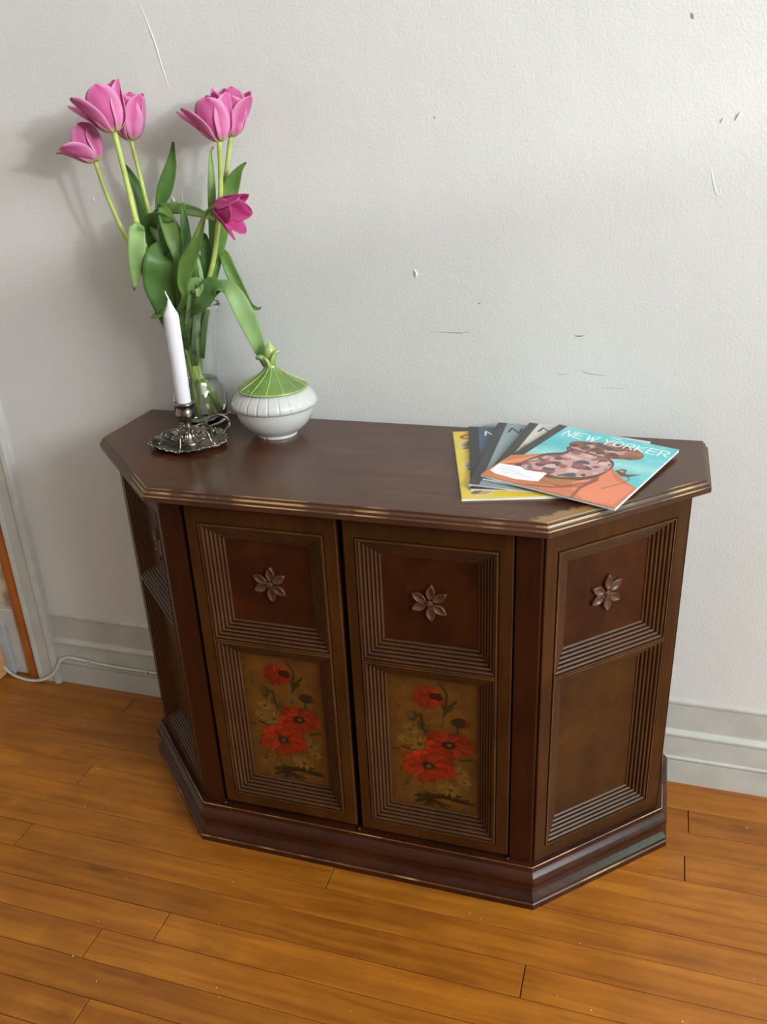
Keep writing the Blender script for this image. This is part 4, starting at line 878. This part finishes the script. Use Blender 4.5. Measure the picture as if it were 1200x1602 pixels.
for k in range(60):
    f = 2*np.pi*rs.uniform(3.5, 9.0); a = rs.rand()*6.28; q1 += np.sin(f*(np.cos(a)*c.U+np.sin(a)*c.V*1.25)+rs.rand()*6.28); a = rs.rand()*6.28; q2 += np.sin(f*(np.cos(a)*c.U+np.sin(a)*c.V*1.25)+rs.rand()*6.28)
q1 /= q1.std(); q2 /= q2.std()
nb, hd = c.inside(NB), c.inside(HD)
c.put(nb & (q1 > .75), (104, 66, 62)); c.put(nb & (q2 > .85), (150, 92, 84)); c.put(nb & (q1 < -1.0), (84, 80, 90)); c.put(nb & (q2 < -1.25), (214, 178, 172))
c.put(hd & (q2 > .55), (196, 150, 138)); c.put(hd & (q1 > .9), (70, 78, 90)); c.put(hd & (q1 < -1.0), (104, 58, 42)); c.put(hd & (c.U > .68) & (q2 > -.6), (156, 92, 58), .8)
c.stroke([(.30, .66), (.42, .645), (.55, .63), (.66, .655)], .012, (92, 54, 42), .8)
for P in ([(.20, .08), (.40, .12), (.55, .10), (.683, .236), (.70, .33)], [(.35, .02), (.5, .06), (.668, .168), (.712, .281)], [(.687, .003), (.671, .14), (.712, .30)], [(.05, .20), (.15, .30), (.26, .43)]): c.stroke(P, .013, (134, 74, 52), .8)
c.poly([(.25, .16), (.45, .18), (.62, .24), (.55, .13), (.40, .06), (.28, .09)], (164, 112, 62), .8)
c.stroke([(.84, .46), (.90, .40), (.88, .33), (.80, .20)], .008, (150, 84, 56), .7)
c.poly([(.755, .477), (.785, .525), (.82, .527), (.838, .457), (.938, .509), (.88, .432), (.824, .418)], (112, 80, 44)); c.ell(.80, .49, .02, .016, (206, 150, 70)); c.stroke([(.76, .47), (.87, .45)], .005, (50, 38, 26))
c.text('NEW', .120, .838, .070, .095, .024, .0058, (236, 246, 246)); c.text('YORKER', .450, .838, .066, .092, .024, .0058, (226, 240, 240)); c.text('THE', .47, .955, .022, .022, .010, .0035, (232, 244, 244))
mg, SF = magazine('turquoise magazine showing a figure in an orange wrap, topmost of the fanned stack', (.2839, -.0175, .7412), (.4777, -.0766, .7305), (.3938, -.3122, .7262), (.1963, -.2581, .7398), c, thick=.0036, sag=-.0006)
lb = [(.018, .080), (.010, .200), (.165, .226), (.225, .196), (.375, .224), (.388, .090), (.235, .048), (.075, .055)]
V = [SF(u, v_, .0004) for u, v_ in lb]+[SF(u, v_, .0001) for u, v_ in lb]; n8 = len(lb)
F = [list(range(n8)), [n8+k for k in range(n8)][::-1]]+[[k, n8+k, n8+(k+1) % n8, (k+1) % n8] for k in range(n8)]
mesh('address_label', V, F, M['label'], mg)
for P in ([(.05, .16), (.12, .17), (.20, .165)], [(.05, .13), (.14, .14), (.24, .13)], [(.10, .10), (.2, .105), (.32, .12)]):
    v, f = tube([SF(u, v_, .0004) for u, v_ in P], .0004, 5, samples=8); mesh('label_line', v, f, mat_plain('label_ink', (178, 182, 206), .7), mg)

# ================================================================ CABLE
cbm = thing('cable', 'white cable clipped along the baseboard and curling round the door casing', 'cable', loc=(-.7, 0, 0))
P = [Vector((-.50, .0012, .0700)), Vector((-.62, .0012, .0712)), Vector((-.74, .0012, .0715)), Vector((-.82, .0010, .0765)), at(110, 1029, -.001), at(97, 1032, -.004), at(90, 1043, -.010), at(84, 1054, -.014), at(72, 1062, -.018), at(52, 1065, -.017), at(30, 1060, -.012), at(15, 1052, -.006), Vector((-1.06, -.004, .030))]
v, f = tube(P, .0036, 10, samples=90); mesh('cable_sheath', v, f, M['cable'], cbm, smooth=True)
for p in (Vector((-.64, -.001, .0712)), Vector((-.80, -.001, .0750)), at(91, 1042, -.012)):
    v, f = box(p.x-.002, p.x+.002, p.y-.005, p.y+.006, p.z-.0048, p.z+.0048, .001); mesh('cable_clip', v, f, M['cable'], cbm)
fix(cbm)

# crumbs scattered on the floor boards
cr = []
for k in range(70):
    x, y = rng.uniform(-.95, .8), rng.uniform(-.85, 0.0)
    if abs(x) < .53 and y > -.40: continue
    cr.append(sphere((x, y, .0006), rng.uniform(.0006, .0014), 6, (1, rng.uniform(.6, 1.4), .6)))
tag(mesh('crumbs', *joinvf(cr), mat_plain('pale_crumbs', (220, 206, 176), .8), fixn=False), 'tiny pale crumbs scattered over the wooden floor boards', 'crumbs', kind='stuff')
